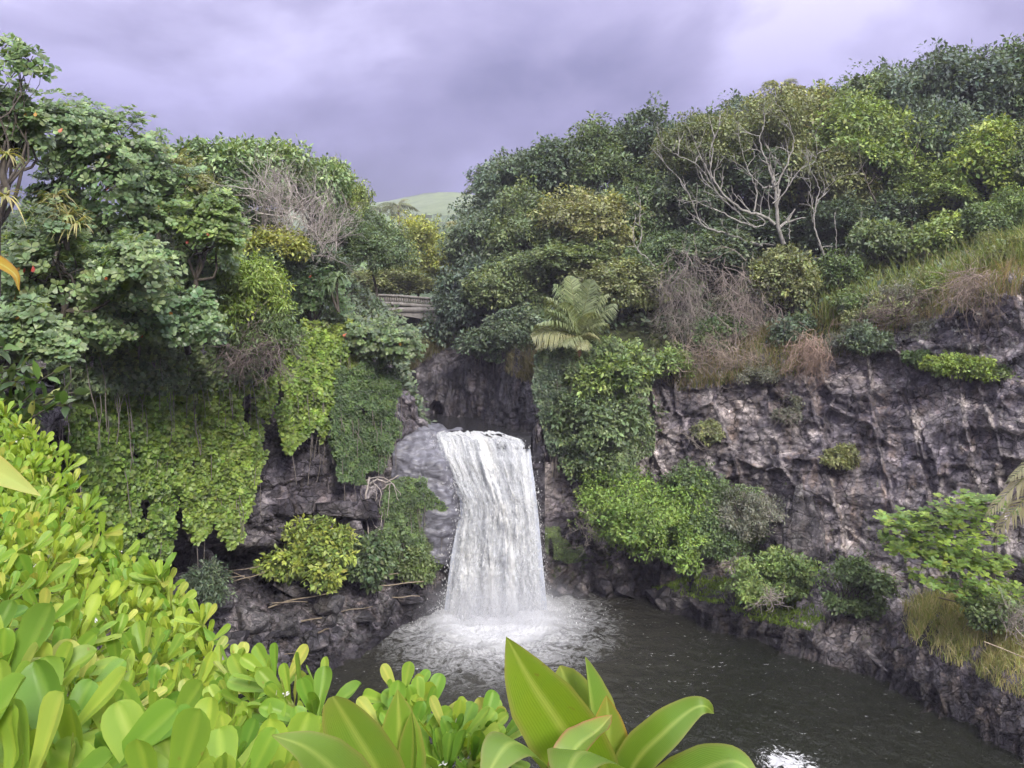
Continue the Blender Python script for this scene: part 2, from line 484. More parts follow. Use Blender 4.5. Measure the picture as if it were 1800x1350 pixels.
def bank(name, ctrl, du, counts, mat, weights, soil, moss, seed, flip=False, gseg=3.5, tones=None, hollow=None, **kw):
    G, v = sheet(ctrl, du, counts)
    N = gnormal(G)
    if flip: N = -N
    K = np.arange(len(weights)); tones = tones or [1.0] * len(weights)
    w = np.interp(v, K, weights)[None]
    S = np.stack([np.broadcast_to(np.arange(G.shape[0])[:, None] * du, G.shape[:2]), np.zeros(G.shape[:2]), G[..., 2]], -1)
    D, tone = rockdisp(G, S, seed=seed, **kw)
    soft = 0.7 * fbm(G, 0.33, 4, seed + 60) * np.interp(v, K, np.clip(np.array(soil), 0, 1))[None]
    G2 = G + N * (D * w)[..., None]
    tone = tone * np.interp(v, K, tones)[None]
    if hollow:                                 # an arched hollow worn into the face
        q = W(*hollow); e = ((G[..., 0] - q[0]) / 0.42) ** 2 + (np.maximum(G[..., 2] - q[2], 0) / 0.62) ** 2
        G2[..., 1] += 1.5 * np.clip((1.0 - e) / 0.25, 0, 1) * (np.abs(G[..., 1] - q[1]) < 3)
    G2[..., 2] += soft
    so = np.broadcast_to(np.interp(v, K, soil)[None], D.shape); mo = np.broadcast_to(np.interp(v, K, moss)[None], D.shape)
    nu, nv = G.shape[:2]
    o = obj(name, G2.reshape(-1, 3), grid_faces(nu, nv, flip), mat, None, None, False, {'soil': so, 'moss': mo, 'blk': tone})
    o['kind'] = 'structure'
    m = np.broadcast_to((v > gseg)[None], D.shape)
    GROUND.append(G2[m][::3])
    return o, G2, v

def far_of(p, d, l=70, dz=4):
    return p + np.array([d[0] * l, d[1] * l, dz])
RB = []
for sh, ed, ft, tp, sl, pl, d in [
    ((940, 1040, 31.8), (945, 1025, 32.0), (948, 985, 32.2), (942, 705, 33.0), (930, 600, 37), (900, 430, 50), (0.2, 1)),
    ((1040, 1052, 32.0), (1045, 1035, 32.2), (1050, 980, 33.0), (1040, 660, 34.0), (1030, 580, 37.5), (1010, 425, 48), (0.25, 1)),
    ((1130, 1055, 31.7), (1140, 1028, 32.0), (1150, 960, 33.6), (1130, 690, 34.6), (1130, 570, 37.5), (1130, 425, 46), (0.3, 1)),
    ((1300, 1110, 28.2), (1310, 1078, 28.5), (1335, 990, 31.2), (1285, 668, 33.0), (1300, 590, 35.5), (1330, 432, 43), (0.4, 1)),
    ((1430, 1151, 26.1), (1440, 1112, 26.5), (1490, 1012, 28.9), (1405, 645, 31.6), (1430, 555, 34.0), (1480, 440, 40), (0.5, 1)),
    ((1580, 1196, 24.2), (1600, 1140, 24.6), (1640, 1040, 27.2), (1545, 612, 30.2), (1590, 520, 32.5), (1640, 432, 38), (0.6, 1)),
    ((1690, 1250, 22.2), (1705, 1175, 22.6), (1775, 1065, 25.4), (1680, 548, 28.6), (1730, 465, 31.0), (1780, 402, 36), (0.8, 1)),
    ((1800, 1312, 20.2), (1815, 1230, 20.6), (1915, 1085, 23.8), (1815, 498, 27.0), (1880, 430, 29.0), (1950, 370, 33), (1, 0.8)),
    ((2000, 1400, 18.0), (2020, 1310, 18.4), (2150, 1120, 21.0), (2080, 450, 23.5), (2150, 390, 25.5), (2300, 340, 28), (1, 0.5)),
    ((2500, 1560, 15.0), (2530, 1440, 15.4), (2700, 1170, 17.0), (2700, 400, 18.5), (2800, 340, 19.5), (3000, 290, 21), (1, 0.2))]:
    s = W(*sh); s[2] = 0.0
    dp = s + np.array([-1.2, -1.2, -1.8])
    p = W(*pl)
    RB.append([dp, s, W(*ed), W(*ft), W(*tp), W(*sl), p, far_of(p, d)])
rb_o, RBG, RBV = bank('right_cliff', RB, 0.066, [3, 14, 30, 130, 18, 14, 8], MAT['rock_r'],
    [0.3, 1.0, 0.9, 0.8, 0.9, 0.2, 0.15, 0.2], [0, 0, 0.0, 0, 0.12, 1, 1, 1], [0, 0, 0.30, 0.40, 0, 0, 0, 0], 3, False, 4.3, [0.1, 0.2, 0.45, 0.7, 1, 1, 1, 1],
    big=0.7, blk=0.20, blk2=0.10, fine=0.025, cell=(1.4, 1.1), strata=0.08, joint=0.36)

LB = []
for sh, md, ft, lp, tp, sl, pl, d in [
    ((800, 1090, 30.6), (795, 1035, 31.5), (790, 960, 32.4), (785, 940, 32.4), (775, 770, 33.2), (720, 735, 35), (700, 560, 46), (-0.1, 1)),
    ((700, 1108, 28.4), (690, 1045, 29.6), (680, 965, 31.4), (690, 930, 31.2), (697, 665, 31.6), (690, 605, 34.5), (660, 540, 44), (-0.3, 1)),
    ((605, 1162, 25.6), (590, 1075, 27.2), (570, 965, 31.6), (590, 948, 28.6), (590, 655, 28.6), (575, 575, 31.5), (550, 455, 38), (-0.4, 1)),
    ((520, 1196, 24.2), (490, 1080, 26.2), (470, 968, 30.6), (470, 952, 27.2), (490, 645, 26.0), (455, 555, 28.5), (410, 445, 33), (-0.5, 1)),
    ((400, 1215, 23.4), (375, 1090, 24.6), (350, 985, 28.0), (345, 955, 25.0), (345, 625, 22.8), (315, 545, 24.6), (240, 410, 28), (-0.7, 1)),
    ((230, 1260, 21.8), (225, 1120, 22.4), (220, 1000, 23.6), (215, 960, 22.0), (205, 630, 18.6), (165, 555, 19.8), (60, 400, 22.5), (-1, 0.7)),
    ((60, 1330, 19.7), (60, 1150, 19.4), (70, 1000, 19.0), (70, 960, 17.6), (40, 650, 14.0), (-20, 575, 15), (-150, 400, 17), (-1, 0.4)),
    ((-250, 1500, 16), (-250, 1250, 15.5), (-240, 1010, 14.5), (-240, 960, 13.6), (-260, 680, 10.5), (-350, 600, 11), (-600, 420, 12), (-1, 0.1)),
    ((-900, 1900, 11), (-900, 1500, 10.5), (-900, 1100, 9.5), (-900, 980, 9), (-1000, 780, 7), (-1200, 680, 7), (-1700, 480, 7.5), (-1, -0.2))]:
    s = W(*sh); s[2] = 0.0
    p = W(*pl)
    LB.append([s + np.array([1.2, -1.2, -1.8]), s, W(*md), W(*ft), W(*lp), W(*tp), W(*sl), p, far_of(p, d)])
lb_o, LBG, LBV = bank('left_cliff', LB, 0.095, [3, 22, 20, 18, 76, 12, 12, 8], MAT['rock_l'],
    [0.3, 0.3, 0.3, 0.5, 0.8, 0.7, 0.2, 0.15, 0.2], [0, 0.0, 0, 0, 0, 0.1, 1, 1, 1], [0, 0, 0, 0, 0, 0, 0, 0, 0], 17, True, 5.3, [0.1, 0.15, 0.2, 0.1, 0.9, 1, 1, 1, 1],  # low tones: dark basalt rubble, with shade under the cave put into its colour
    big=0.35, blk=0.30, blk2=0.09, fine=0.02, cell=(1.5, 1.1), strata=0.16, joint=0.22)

BB = []
for b, t, s_, p_ in [((675, 738, 36.5), (660, 640, 38.0), (650, 590, 42), (640, 560, 58)), ((705, 738, 39.5), (705, 628, 41), (705, 590, 45), (700, 590, 60)),
    ((760, 736, 41.0), (770, 612, 43.5), (760, 592, 47), (760, 592, 60)), ((820, 740, 40.0), (830, 604, 42), (830, 575, 46), (820, 560, 60)),
    ((870, 746, 37.5), (880, 610, 39.5), (885, 555, 44), (890, 470, 58)), ((915, 757, 34.8), (922, 630, 36.2), (930, 570, 40), (940, 440, 54)),
    ((950, 768, 32.6), (955, 660, 34.2), (965, 590, 38), (980, 430, 50))]:
    b = W(*b); b[2] = 6.55
    p = W(*p_)
    BB.append([b + np.array([0, -0.6, -1.2]), b, W(*t), W(*s_), p, p + np.array([0, 60, 10])])
bb_o, BBG, BBV = bank('gorge_wall', BB, 0.08, [6, 60, 16, 16, 8], MAT['rock_b'], [0.5, 0.8, 0.6, 0.15, 0.1, 0.1], [0, 0, 0.25, 1, 1, 1],
    [0, 0, 0.1, 0.2, 0, 0], 29, False, 2.2, hollow=(766, 728, 41.0), big=0.6, blk=0.26, blk2=0.10, fine=0.04, cell=(1.5, 2.2), strata=0.0, joint=0.15)

# stream bed the fall drops from: a rock step with the upper basin on top
SB = []
for px in (650, 700, 760, 830, 900, 930, 958):
    x = (px - 900) / F * 32
    lip = 6.34 + (0.25 if px < 740 else 0) + (0.1 if px > 955 else 0)
    SB.append([np.array([x, 31.7, -1.5]), np.array([x, 32.0, 3.2]), np.array([x, 32.1, lip - 0.5]), np.array([x, 32.7, lip]), np.array([x, 35.5, 6.3]), np.array([x, 44, 5.9])])
sb_o, SBG, SBV = bank('stream_bed', SB, 0.10, [20, 24, 12, 20, 14], MAT['rock_b'], [0.5, 0.6, 0.35, 0.2, 0.2, 0.2], [0] * 6, [0] * 6, 41, False, 99,
    big=0.4, blk=0.2, blk2=0.08, fine=0.03)

# smooth wet slab on the left of the fall, with thin water running over it
SPm = M('wet_slab')
v_ = SPm.vec((0.9, 0.9, 2.2))
band = SPm.noise(2.2, 5, 0.6, v_, 1.2)
SPm.set('Base Color', SPm.ramp(band, [(0.3, (0.07, 0.07, 0.088)), (0.55, (0.16, 0.16, 0.195)), (0.75, (0.30, 0.305, 0.365))]))
SPm.set('Roughness', 0.38); SPm.set('Specular IOR Level', 0.6)
SPm.set('Normal', SPm.bump(band, 0.6, 0.08))
SL = []
for a in [((690, 700, 34.5), (692, 745, 33.2), (690, 800, 31.4), (688, 870, 31.0), (684, 940, 31.0)), ((715, 725, 34.6), (722, 752, 32.9), (715, 810, 31.2), (712, 870, 30.8), (705, 960, 30.9)),
          ((740, 742, 34.6), (752, 758, 32.6), (748, 815, 31.1), (745, 875, 30.7), (738, 980, 30.8)), ((765, 748, 34.6), (772, 768, 32.4), (780, 825, 31.0), (785, 890, 30.6), (770, 990, 30.8)),
          ((790, 754, 34.6), (793, 779, 32.7), (802, 842, 31.5), (812, 910, 31.2), (806, 1000, 31.2)), ((820, 758, 34.6), (825, 790, 33.2), (830, 850, 32.5), (835, 920, 32.3), (835, 1000, 32.2))]:
    SL.append([W(*q) for q in a])
G, v = sheet(SL, 0.05, [20, 30, 30, 30])
N = gnormal(G)
zl = G[..., 2] + 0.35 * fbm(G, 0.6, 3, 79)
G = G + N * (0.18 * fbm(G * np.array([0.8, 0.8, 1.6]), 1.1, 4, 77) + 0.06 * fbm(G * np.array([1, 1, 3.0]), 3.5, 3, 78) + 0.07 * ((zl / 0.8) % 1.0) + 0.10 * fbm(G, 2.2, 3, 83))[..., None]
slab = obj('spillway_slab', G.reshape(-1, 3), grid_faces(*G.shape[:2]), SPm.m, smooth=True); slab['kind'] = 'structure'

# low ground on the near side and the sea-bed of the pool
gm = M('soil_ground')
gn = gm.noise(2.5, 5, 0.7, gm.vec())
gm.set('Base Color', gm.ramp(gn, [(0.3, (0.03, 0.028, 0.018)), (0.7, (0.09, 0.085, 0.04))])); gm.set('Roughness', 0.95)
gm.set('Normal', gm.bump(gn, 0.6, 0.08))
NBc = []
for x in (-16, -9, -6, -4.5, -3, -1.5, 0, 1.5, 3, 5, 8, 12, 20):
    lf = np.clip((-x - 0.5) / 4.0, 0, 1.3)
    NBc.append([np.array([x, -60, 8.5]), np.array([x, -3, 8.7]), np.array([x, 1.0, 8.6 + 0.15 * lf]), np.array([x, 2.2 + 2.6 * lf, 7.9 + 0.9 * lf]), np.array([x, 4.2 + 4 * lf, 4.5 + 2 * lf]), np.array([x, 7 + 5 * lf, -1.8])])
G, v = sheet(NBc, 0.4, [6, 10, 10, 10, 10])
G = G + np.stack([0 * G[..., 0], 0 * G[..., 0], 0.15 * fbm(G, 0.8, 4, 81)], -1)
nb = obj('near_bank', G.reshape(-1, 3), grid_faces(*G.shape[:2]), gm.m, smooth=True); nb['kind'] = 'structure'
gp = obj('ground', [(-3000, -400, -2.5), (3000, -400, -2.5), (3000, 5000, -2.5), (-3000, 5000, -2.5)], np.array([[0, 1, 2, 3]]), gm.m); gp['kind'] = 'structure'

# far upland behind the gorge, pasture on top
fm = M('far_upland')
fa = fm.n('ShaderNodeAttribute', attribute_name='pasture')
fn = fm.noise(0.05, 5, 0.65, fm.vec()); fn2 = fm.noise(0.35, 5, 0.7, fm.vec())
dark = fm.ramp(fn2, [(0.3, (0.025, 0.045, 0.02)), (0.7, (0.07, 0.11, 0.035))])
past = fm.ramp(fm.noise(0.12, 4, 0.6, fm.vec()), [(0.3, (0.085, 0.125, 0.045)), (0.7, (0.15, 0.195, 0.072))])
pf = fm.math('ADD', fa.outputs['Fac'], fm.math('MULTIPLY', fm.math('SUBTRACT', fn, 0.5), 0.9))
fm.set('Base Color', fm.mix(fm.rangef(pf, 0.45, 0.55), dark, past)); fm.set('Roughness', 0.9)
yy = np.r_[np.linspace(60, 200, 30), np.linspace(215, 700, 60), np.linspace(740, 1500, 10)]; xx = np.linspace(-1, 1, 121)
X = np.sign(xx)[None] * (np.abs(xx) ** 1.6)[None] * (60 + 1.1 * yy)[:, None] - 0.11 * yy[:, None]; Y = np.broadcast_to(yy[:, None], X.shape)
pxx = 900 + F * X / Y
py_t = np.interp(yy, [60, 100, 200, 330, 480, 560, 640, 1500], [548, 480, 420, 398, 352, 356, 420, 590])[:, None] - 12 * np.exp(-((pxx - 800) / 70.0) ** 2) * (yy > 300)[:, None]
py_t = py_t + np.clip((640 - pxx) / 300, 0, 1) * 25
P = np.stack([X, Y, 0 * X], -1)
Z = CZ - (py_t - HY) / F * Y + 0.012 * Y * fbm(P, 0.02, 4, 91) + 0.6 * fbm(P, 0.25, 3, 93)
G = np.stack([X, Y, Z], -1)
pas = np.interp(yy, [0, 335, 350, 470, 485, 2000], [0, 0, 1, 1, 0.35, 0.3])[:, None] + 0 * X
up = obj('far_hill', G.reshape(-1, 3), grid_faces(*G.shape[:2]), fm.m, smooth=True, attrs={'pasture': pas}); up['kind'] = 'structure'

# ------------------------------------------------------------------ water
FX, FY = -0.6, 30.0                       # where the fall meets the pool
def pool_mat():
    m = M('pool_water')
    g = m.n('ShaderNodeNewGeometry'); sp = m.n('ShaderNodeSeparateXYZ'); m.l(g.outputs['Position'], sp.inputs[0])
    dx = m.math('DIVIDE', m.math('SUBTRACT', sp.outputs[0], FX), 1.0)
    dy = m.math('DIVIDE', m.math('SUBTRACT', sp.outputs[1], FY), 1.35)
    r = m.math('SQRT', m.math('ADD', m.math('MULTIPLY', dx, dx), m.math('MULTIPLY', dy, dy)))
    p = m.vec()
    wv = m.n('ShaderNodeVectorMath', operation='ADD'); m.l(p, wv.inputs[0])
    wn_ = m.n('ShaderNodeTexNoise'); wn_.inputs['Scale'].default_value = 0.8; wn_.inputs['Detail'].default_value = 3; m.l(p, wn_.inputs['Vector'])
    ws = m.n('ShaderNodeVectorMath', operation='SCALE'); ws.inputs['Scale'].default_value = 1.5; m.l(wn_.outputs['Color'], ws.inputs[0]); m.l(ws.outputs[0], wv.inputs[1])
    n1 = m.noise(1.3, 8, 0.72, wv.outputs[0], 0.4)
    ridge = m.math('ABSOLUTE', m.math('SUBTRACT', n1, 0.5))
    lace = m.rangef(ridge, 0.0, 0.11, 1, 0)
    n2 = m.noise(6.0, 6, 0.75, wv.outputs[0], 0.3)
    near = m.rangef(r, 1.6, 7.6, 1.0, 0.0)
    patch = m.rangef(m.noise(0.55, 3, 0.5, p), 0.42, 0.62, 0.0, 1.0)
    foam = m.math('MULTIPLY', m.math('POWER', near, 1.25), m.math('ADD', m.math('MULTIPLY', lace, 0.42), m.math('MULTIPLY', n2, 1.0)))
    core = m.rangef(m.math('ADD', r, m.math('MULTIPLY', m.math('SUBTRACT', n2, 0.5), 3.0)), 1.9, 3.4, 1.0, 0.0)
    fl = m.math('MULTIPLY', m.rangef(m.noise(7.5, 3, 0.75, m.vec((0.55, 1.0, 1)), 0.4), 0.655, 0.73, 0, 1), m.rangef(r, 3, 17, 0.75, 0.28))
    tot = m.math('MAXIMUM', m.math('MAXIMUM', m.rangef(foam, 0.30, 1.05), m.math('MULTIPLY', core, m.rangef(n2, 0.25, 0.6, 0.45, 0.95))), fl, True)
    bx = m.math('SUBTRACT', sp.outputs[0], 6.9); by = m.math('SUBTRACT', sp.outputs[1], 19.4)
    rb = m.math('SQRT', m.math('ADD', m.math('MULTIPLY', bx, bx), m.math('MULTIPLY', by, by)))
    pt = m.rangef(m.math('ADD', rb, m.math('MULTIPLY', m.math('SUBTRACT', n2, 0.5), 3.6)), 0.30, 0.62, 0.75, 0)
    tot = m.math('MAXIMUM', tot, pt, True)
    col = m.mix(m.rangef(r, 2, 9, 0.8, 0), (0.013, 0.0145, 0.0095), (0.05, 0.047, 0.038))
    m.set('Base Color', m.mix(tot, col, (0.74, 0.75, 0.79)))
    m.set('Roughness', m.mix(tot, (0.07, 0.07, 0.07), (0.6, 0.6, 0.6)))
    m.set('IOR', 1.33); m.set('Specular IOR Level', 0.42)
    h = m.noise(2.6, 5, 0.6, m.vec((1, 0.55, 1)), 0.3)
    m.set('Normal', m.bump(m.noise(9, 4, 0.65, m.vec((1, 0.6, 1))), 0.55, 0.05, m.bump(h, 0.8, 0.22)))
    return m.m
nx, ny = 240, 200
xs = np.linspace(-16, 24, nx); ys = np.linspace(9, 33.5, ny)
X, Y = np.meshgrid(xs, ys, indexing='ij'); P = np.stack([X, Y, 0 * X], -1)
rr = np.sqrt((X - FX) ** 2 + ((Y - FY) / 1.35) ** 2)
Wv = P * np.array([1, 0.6, 1])
Z = 0.07 * fbm(Wv, 0.8, 3, 5) + 0.07 * (1 - np.abs(fbm(Wv, 1.6, 3, 6))) + np.exp(-(rr / 3.6) ** 2) * (0.20 * fbm(P, 1.2, 4, 7) + 0.16 * fbm(P, 3.0, 3, 8)) + 0.10 * np.exp(-((rr - 2.8) / 1.4) ** 2)
Z -= 0.06
pool = obj('pool_water', np.stack([X, Y, Z], -1).reshape(-1, 3), grid_faces(nx, ny, True), pool_mat(), smooth=True); pool['kind'] = 'structure'

um = M('upper_pool_water')
um.set('Base Color', (0.022, 0.022, 0.024)); um.set('Roughness', 0.22); um.set('Specular IOR Level', 0.12); um.set('IOR', 1.33)
um.set('Normal', um.bump(um.noise(3, 4, 0.6, um.vec((1, 0.5, 1))), 0.3, 0.06))
xs = np.linspace(-7, 2.6, 80); ys = np.linspace(31.9, 44, 80); X, Y = np.meshgrid(xs, ys, indexing='ij')
X = np.clip(X, np.interp(Y, [31.9, 33, 35, 44], [-3.3, -3.6, -6.0, -8]), np.interp(Y, [31.9, 33, 34, 44], [0.75, 0.85, 1.2, 2.6]))
up_w = obj('upper_pool_water', np.stack([X, Y, 6.66 - 0.5 * np.clip((33.0 - Y) / 1.1, 0, 1) ** 2 + 0.015 * fbm(np.stack([X, Y, 0 * X], -1), 1.5, 3, 9)], -1).reshape(-1, 3), grid_faces(80, 80, True), um.m, smooth=True); up_w['kind'] = 'structure'

# the fall: three veils of broken water at slightly different depths, and thrown drops
def fall_mat(name, lo, hi, seed, colr):
    m = M(name)
    at = m.n('ShaderNodeAttribute', attribute_name='u'); av = m.n('ShaderNodeAttribute', attribute_name='v')
    cv = m.n('ShaderNodeCombineXYZ')
    m.l(m.math('MULTIPLY', at.outputs['Fac'], 22.0), cv.inputs[0]); m.l(m.math('MULTIPLY', av.outputs['Fac'], 15.0), cv.inputs[1]); cv.inputs[2].default_value = seed
    n1 = m.noise(1.0, 8, 0.76, cv.outputs[0], 0.9)
    cw = m.n('ShaderNodeCombineXYZ')
    m.l(m.math('MULTIPLY', at.outputs['Fac'], 8.0), cw.inputs[0]); m.l(m.math('MULTIPLY', av.outputs['Fac'], 1.6), cw.inputs[1]); cw.inputs[2].default_value = seed + 3
    n2 = m.noise(1.0, 5, 0.6, cw.outputs[0], 0.3)
    fine = m.noise(9, 5, 0.8, m.vec((1, 1, 0.55)), 0.6)
    s = m.math('ADD', m.math('ADD', m.math('MULTIPLY', n1, 0.40), m.math('MULTIPLY', n2, 0.85)), m.math('MULTIPLY', fine, 0.45))
    ua = at.outputs['Fac']
    edge = m.math('MULTIPLY', m.rangef(ua, 0.0, 0.10, 0.55, 1.0), m.rangef(ua, 0.90, 1.0, 1.0, 0.5))
    s = m.math('MULTIPLY', s, edge)
    s = m.math('ADD', s, m.rangef(av.outputs['Fac'], 0.05, 0.22, 0.08, 0.0))
    al = m.rangef(s, lo, hi, 0.0, 1.0)
    m.set('Base Color', m.ramp(s, [(max(lo, 0.52), (0.56, 0.60, 0.72)), (max(lo, 0.52) + 0.12, (0.78, 0.81, 0.88)), (max(lo, 0.52) + 0.28, colr)]))
    m.set('Roughness', 0.45); m.set('Specular IOR Level', 0.3)
    m.set('Normal', m.bump(s, 1.0, 0.25))
    tr = m.n('ShaderNodeBsdfTranslucent'); tr.inputs[0].default_value = (0.85, 0.86, 0.9, 1)
    m1 = m.n('ShaderNodeMixShader'); m1.inputs[0].default_value = 0.15
    m.l(m.b.outputs[0], m1.inputs[1]); m.l(tr.outputs[0], m1.inputs[2])
    tp = m.n('ShaderNodeBsdfTransparent')
    m2 = m.n('ShaderNodeMixShader'); m.l(al, m2.inputs[0]); m.l(tp.outputs[0], m2.inputs[1]); m.l(m1.outputs[0], m2.inputs[2])
    m.l(m2.outputs[0], m.o.inputs[0])
    return m.m
def fall_point(u, v):
    """u across, v down the fall: 0 at the quiet water above the lip, 0.08 the lip, 1 the pool"""
    py = np.interp(v, [0, 0.04, 0.08, 0.2, 1.0], [761, 765, 774, 840, 1092])
    lx = np.interp(py, [761, 765, 800, 850, 880, 905, 930, 980, 1092], [770, 757, 766, 790, 807, 808, 802, 792, 778])
    rx = np.interp(py, [761, 770, 782, 850, 900, 1092], [885, 925, 932, 940, 946, 964])
    Y = np.interp(v, [0, 0.04, 0.08, 0.15, 0.3, 0.6, 1.0], [33.3, 32.7, 32.1, 31.5, 30.9, 30.4, 29.9])
    py = py + np.where(v < 0.2, (u - 0.5) * 12, 0) * np.clip(v / 0.08, 0, 1) * np.clip((0.25 - v) / 0.1, 0, 1)
    px = lx + (rx - lx) * u
    return (px - CX) / F * Y, Y, CZ - (py - HY) / F * Y
fall = bpy.data.objects.new('waterfall', None); fall.location = (FX, FY, 0); link(fall)
tag(fall, 'white waterfall pouring over the rock lip into the dark pool', 'waterfall')
nu, nv = 120, 180
U, Vv = np.meshgrid(np.linspace(0, 1, nu), np.linspace(0, 1, nv), indexing='ij')
for k, (off, lo, hi, cr, amp) in enumerate([(0.35, 0.18, 0.34, (0.88, 0.90, 0.94), 0.14), (0.0, 0.66, 0.86, (0.92, 0.935, 0.96), 0.24), (-0.32, 0.80, 1.02, (0.95, 0.955, 0.97), 0.34)]):
    x, y, z = fall_point(U, Vv)
    Pn = np.stack([U * 9, Vv * 6, U * 0 + k * 5], -1)
    D = amp * (fbm(Pn, 1.0, 4, 100 + k) * 1.2 + 0.7 * fbm(Pn * np.array([3, 2.0, 1]), 1.0, 4, 120 + k)) * np.clip(Vv / 0.1, 0.15, 1)
    ridge = 0.22 * (np.cos((U - 0.52) * 9 + 1.5 * fbm(Pn, .4, 2, 140)) > 0.2) * np.clip((Vv - .12) / .3, 0, 1) * 0.5
    y = y + off * np.clip(Vv / 0.12, 0.05, 1) - D - ridge
    z = z + (0.03 + 0.12 * fbm(Pn * 2, 1.0, 3, 130 + k)) * np.clip(1 - Vv / 0.16, 0, 1)
    obj('water_veil', np.stack([x, y, z], -1).reshape(-1, 3), grid_faces(nu, nv), fall_mat('falling_water_%d' % k, lo, hi, k * 11.0, cr), fall, smooth=True, attrs={'u': U, 'v': Vv})
dm = M('spray_drops'); dm.set('Base Color', (0.9, 0.9, 0.92)); dm.set('Roughness', 0.4)
n = 9000
u = rng.random(n); v = rng.random(n) ** 0.8 * 0.98 + 0.03
ed = rng.random(n) < 0.18
u[ed] = np.where(rng.random(ed.sum()) < 0.5, rng.normal(0.0, 0.03, ed.sum()), rng.normal(1.0, 0.03, ed.sum()))
x, y, z = fall_point(u, v)
P = np.stack([x, y - np.abs(rng.normal(0, 0.28, n)), z], -1) + rng.normal(0, 0.05, (n, 3))
n2 = 3500                                    # drops thrown up round the foot
a = rng.random(n2) * 2 * np.pi; rr = np.abs(rng.normal(0, 1.0, n2)) + 0.3
P = np.concatenate([P, np.stack([FX + np.cos(a) * (rr + 1.4), FY - 0.2 + np.sin(a) * rr * 0.9, np.abs(rng.normal(0, 0.35, n2)) * np.exp(-rr * 0.5) + 0.02], -1)])
n += n2
s = rng.random(n) ** 2.5 * 0.020 + 0.005
T = np.array([[1, 0, -.5], [-1, .6, -.5], [-.4, -1, -.4], [0, 0, 1.6]])
R3 = unit(n); S3 = nrm(np.cross(R3, unit(n))); U3 = np.cross(R3, S3)
Vd = P[:, None] + s[:, None, None] * (T[None, :, 0, None] * S3[:, None] + T[None, :, 1, None] * R3[:, None] + T[None, :, 2, None] * (U3 * 0.4 + np.array([0, 0, 1.2]))[:, None])
Fd = (np.arange(n)[:, None, None] * 4 + np.array([[0, 1, 2], [0, 3, 1], [1, 3, 2], [2, 3, 0]])[None]).reshape(-1, 3)
obj('spray', Vd.reshape(-1, 3), Fd, dm.m, fall, kind='stuff')
# mist hanging over the foot of the fall
mm = M('mist'); mm.t.nodes.remove(mm.b)
pv = mm.n('ShaderNodeVolumePrincipled'); pv.inputs['Color'].default_value = (0.92, 0.93, 1, 1)
tc = mm.n('ShaderNodeTexCoord'); gr = mm.n('ShaderNodeTexGradient', gradient_type='SPHERICAL'); mm.l(tc.outputs['Object'], gr.inputs[0])
mm.l(mm.math('MULTIPLY', mm.math('POWER', gr.outputs[1], 1.3), 0.55), pv.inputs['Density']); mm.l(pv.outputs[0], mm.o.inputs['Volume'])
bm = bmesh.new(); bmesh.ops.create_icosphere(bm, subdivisions=3, radius=1.0)
me = bpy.data.meshes.new('spray_mist'); bm.to_mesh(me); bm.free(); me.materials.append(mm.m)
mo = bpy.data.objects.new('spray_mist', me); mo.scale = (3.9, 2.2, 1.9); mo.location = (FX + 0.3, FY - 1.0, 0.25); mo['kind'] = 'stuff'; link(mo)
tag(mo, 'pale mist drifting over the foot of the waterfall', kind='stuff')

# ------------------------------------------------------------------ the stone bridge upstream
bmat = M('weathered_concrete')
bp_ = bmat.vec()
bn = bmat.noise(1.6, 6, 0.65, bp_); bs = bmat.noise(2.0, 4, 0.6, bmat.vec((3, 3, 0.3)))
bmat.set('Base Color', bmat.mix(bmat.rangef(bs, 0.5, 0.75, 0, 0.6), bmat.ramp(bn, [(0.3, (0.135, 0.125, 0.122)), (0.7, (0.32, 0.30, 0.29))]), (0.10, 0.085, 0.075)))
bmat.set('Roughness', 0.9); bmat.set('Normal', bmat.bump(bn, 0.5, 0.05))
rust = M('bridge_soffit'); rust.set('Base Color', rust.ramp(rust.noise(1.5, 5, 0.6, rust.vec()), [(0.3, (0.05, 0.035, 0.03)), (0.7, (0.15, 0.085, 0.065))])); rust.set('Roughness', 0.9)
def box(acc, a, b, col=(1, 1, 1)):
    x0, y0, z0 = a; x1, y1, z1 = b
    V = [(x0, y0, z0), (x1, y0, z0), (x1, y1, z0), (x0, y1, z0), (x0, y0, z1), (x1, y0, z1), (x1, y1, z1), (x0, y1, z1)]
    acc.add(V, np.array([[0, 3, 2, 1], [4, 5, 6, 7], [0, 1, 5, 4], [1, 2, 6, 5], [2, 3, 7, 6], [3, 0, 4, 7]]), col)
BY = 52.0
br_l = W(610, 600, BY)[0]; br_r = W(860, 600, BY)[0]
ztop = lambda x: CZ + (600 - np.interp(900 + F * x / BY, [600, 640, 700, 770, 860], [512, 516, 518, 524, 534])) / F * BY
bridge = thing('stone_bridge', 'low arched concrete bridge with slotted parapet spanning the gorge above the fall', 'bridge', ((br_l + br_r) / 2, BY, 9.6))
xs = np.linspace(br_l, br_r, 61)
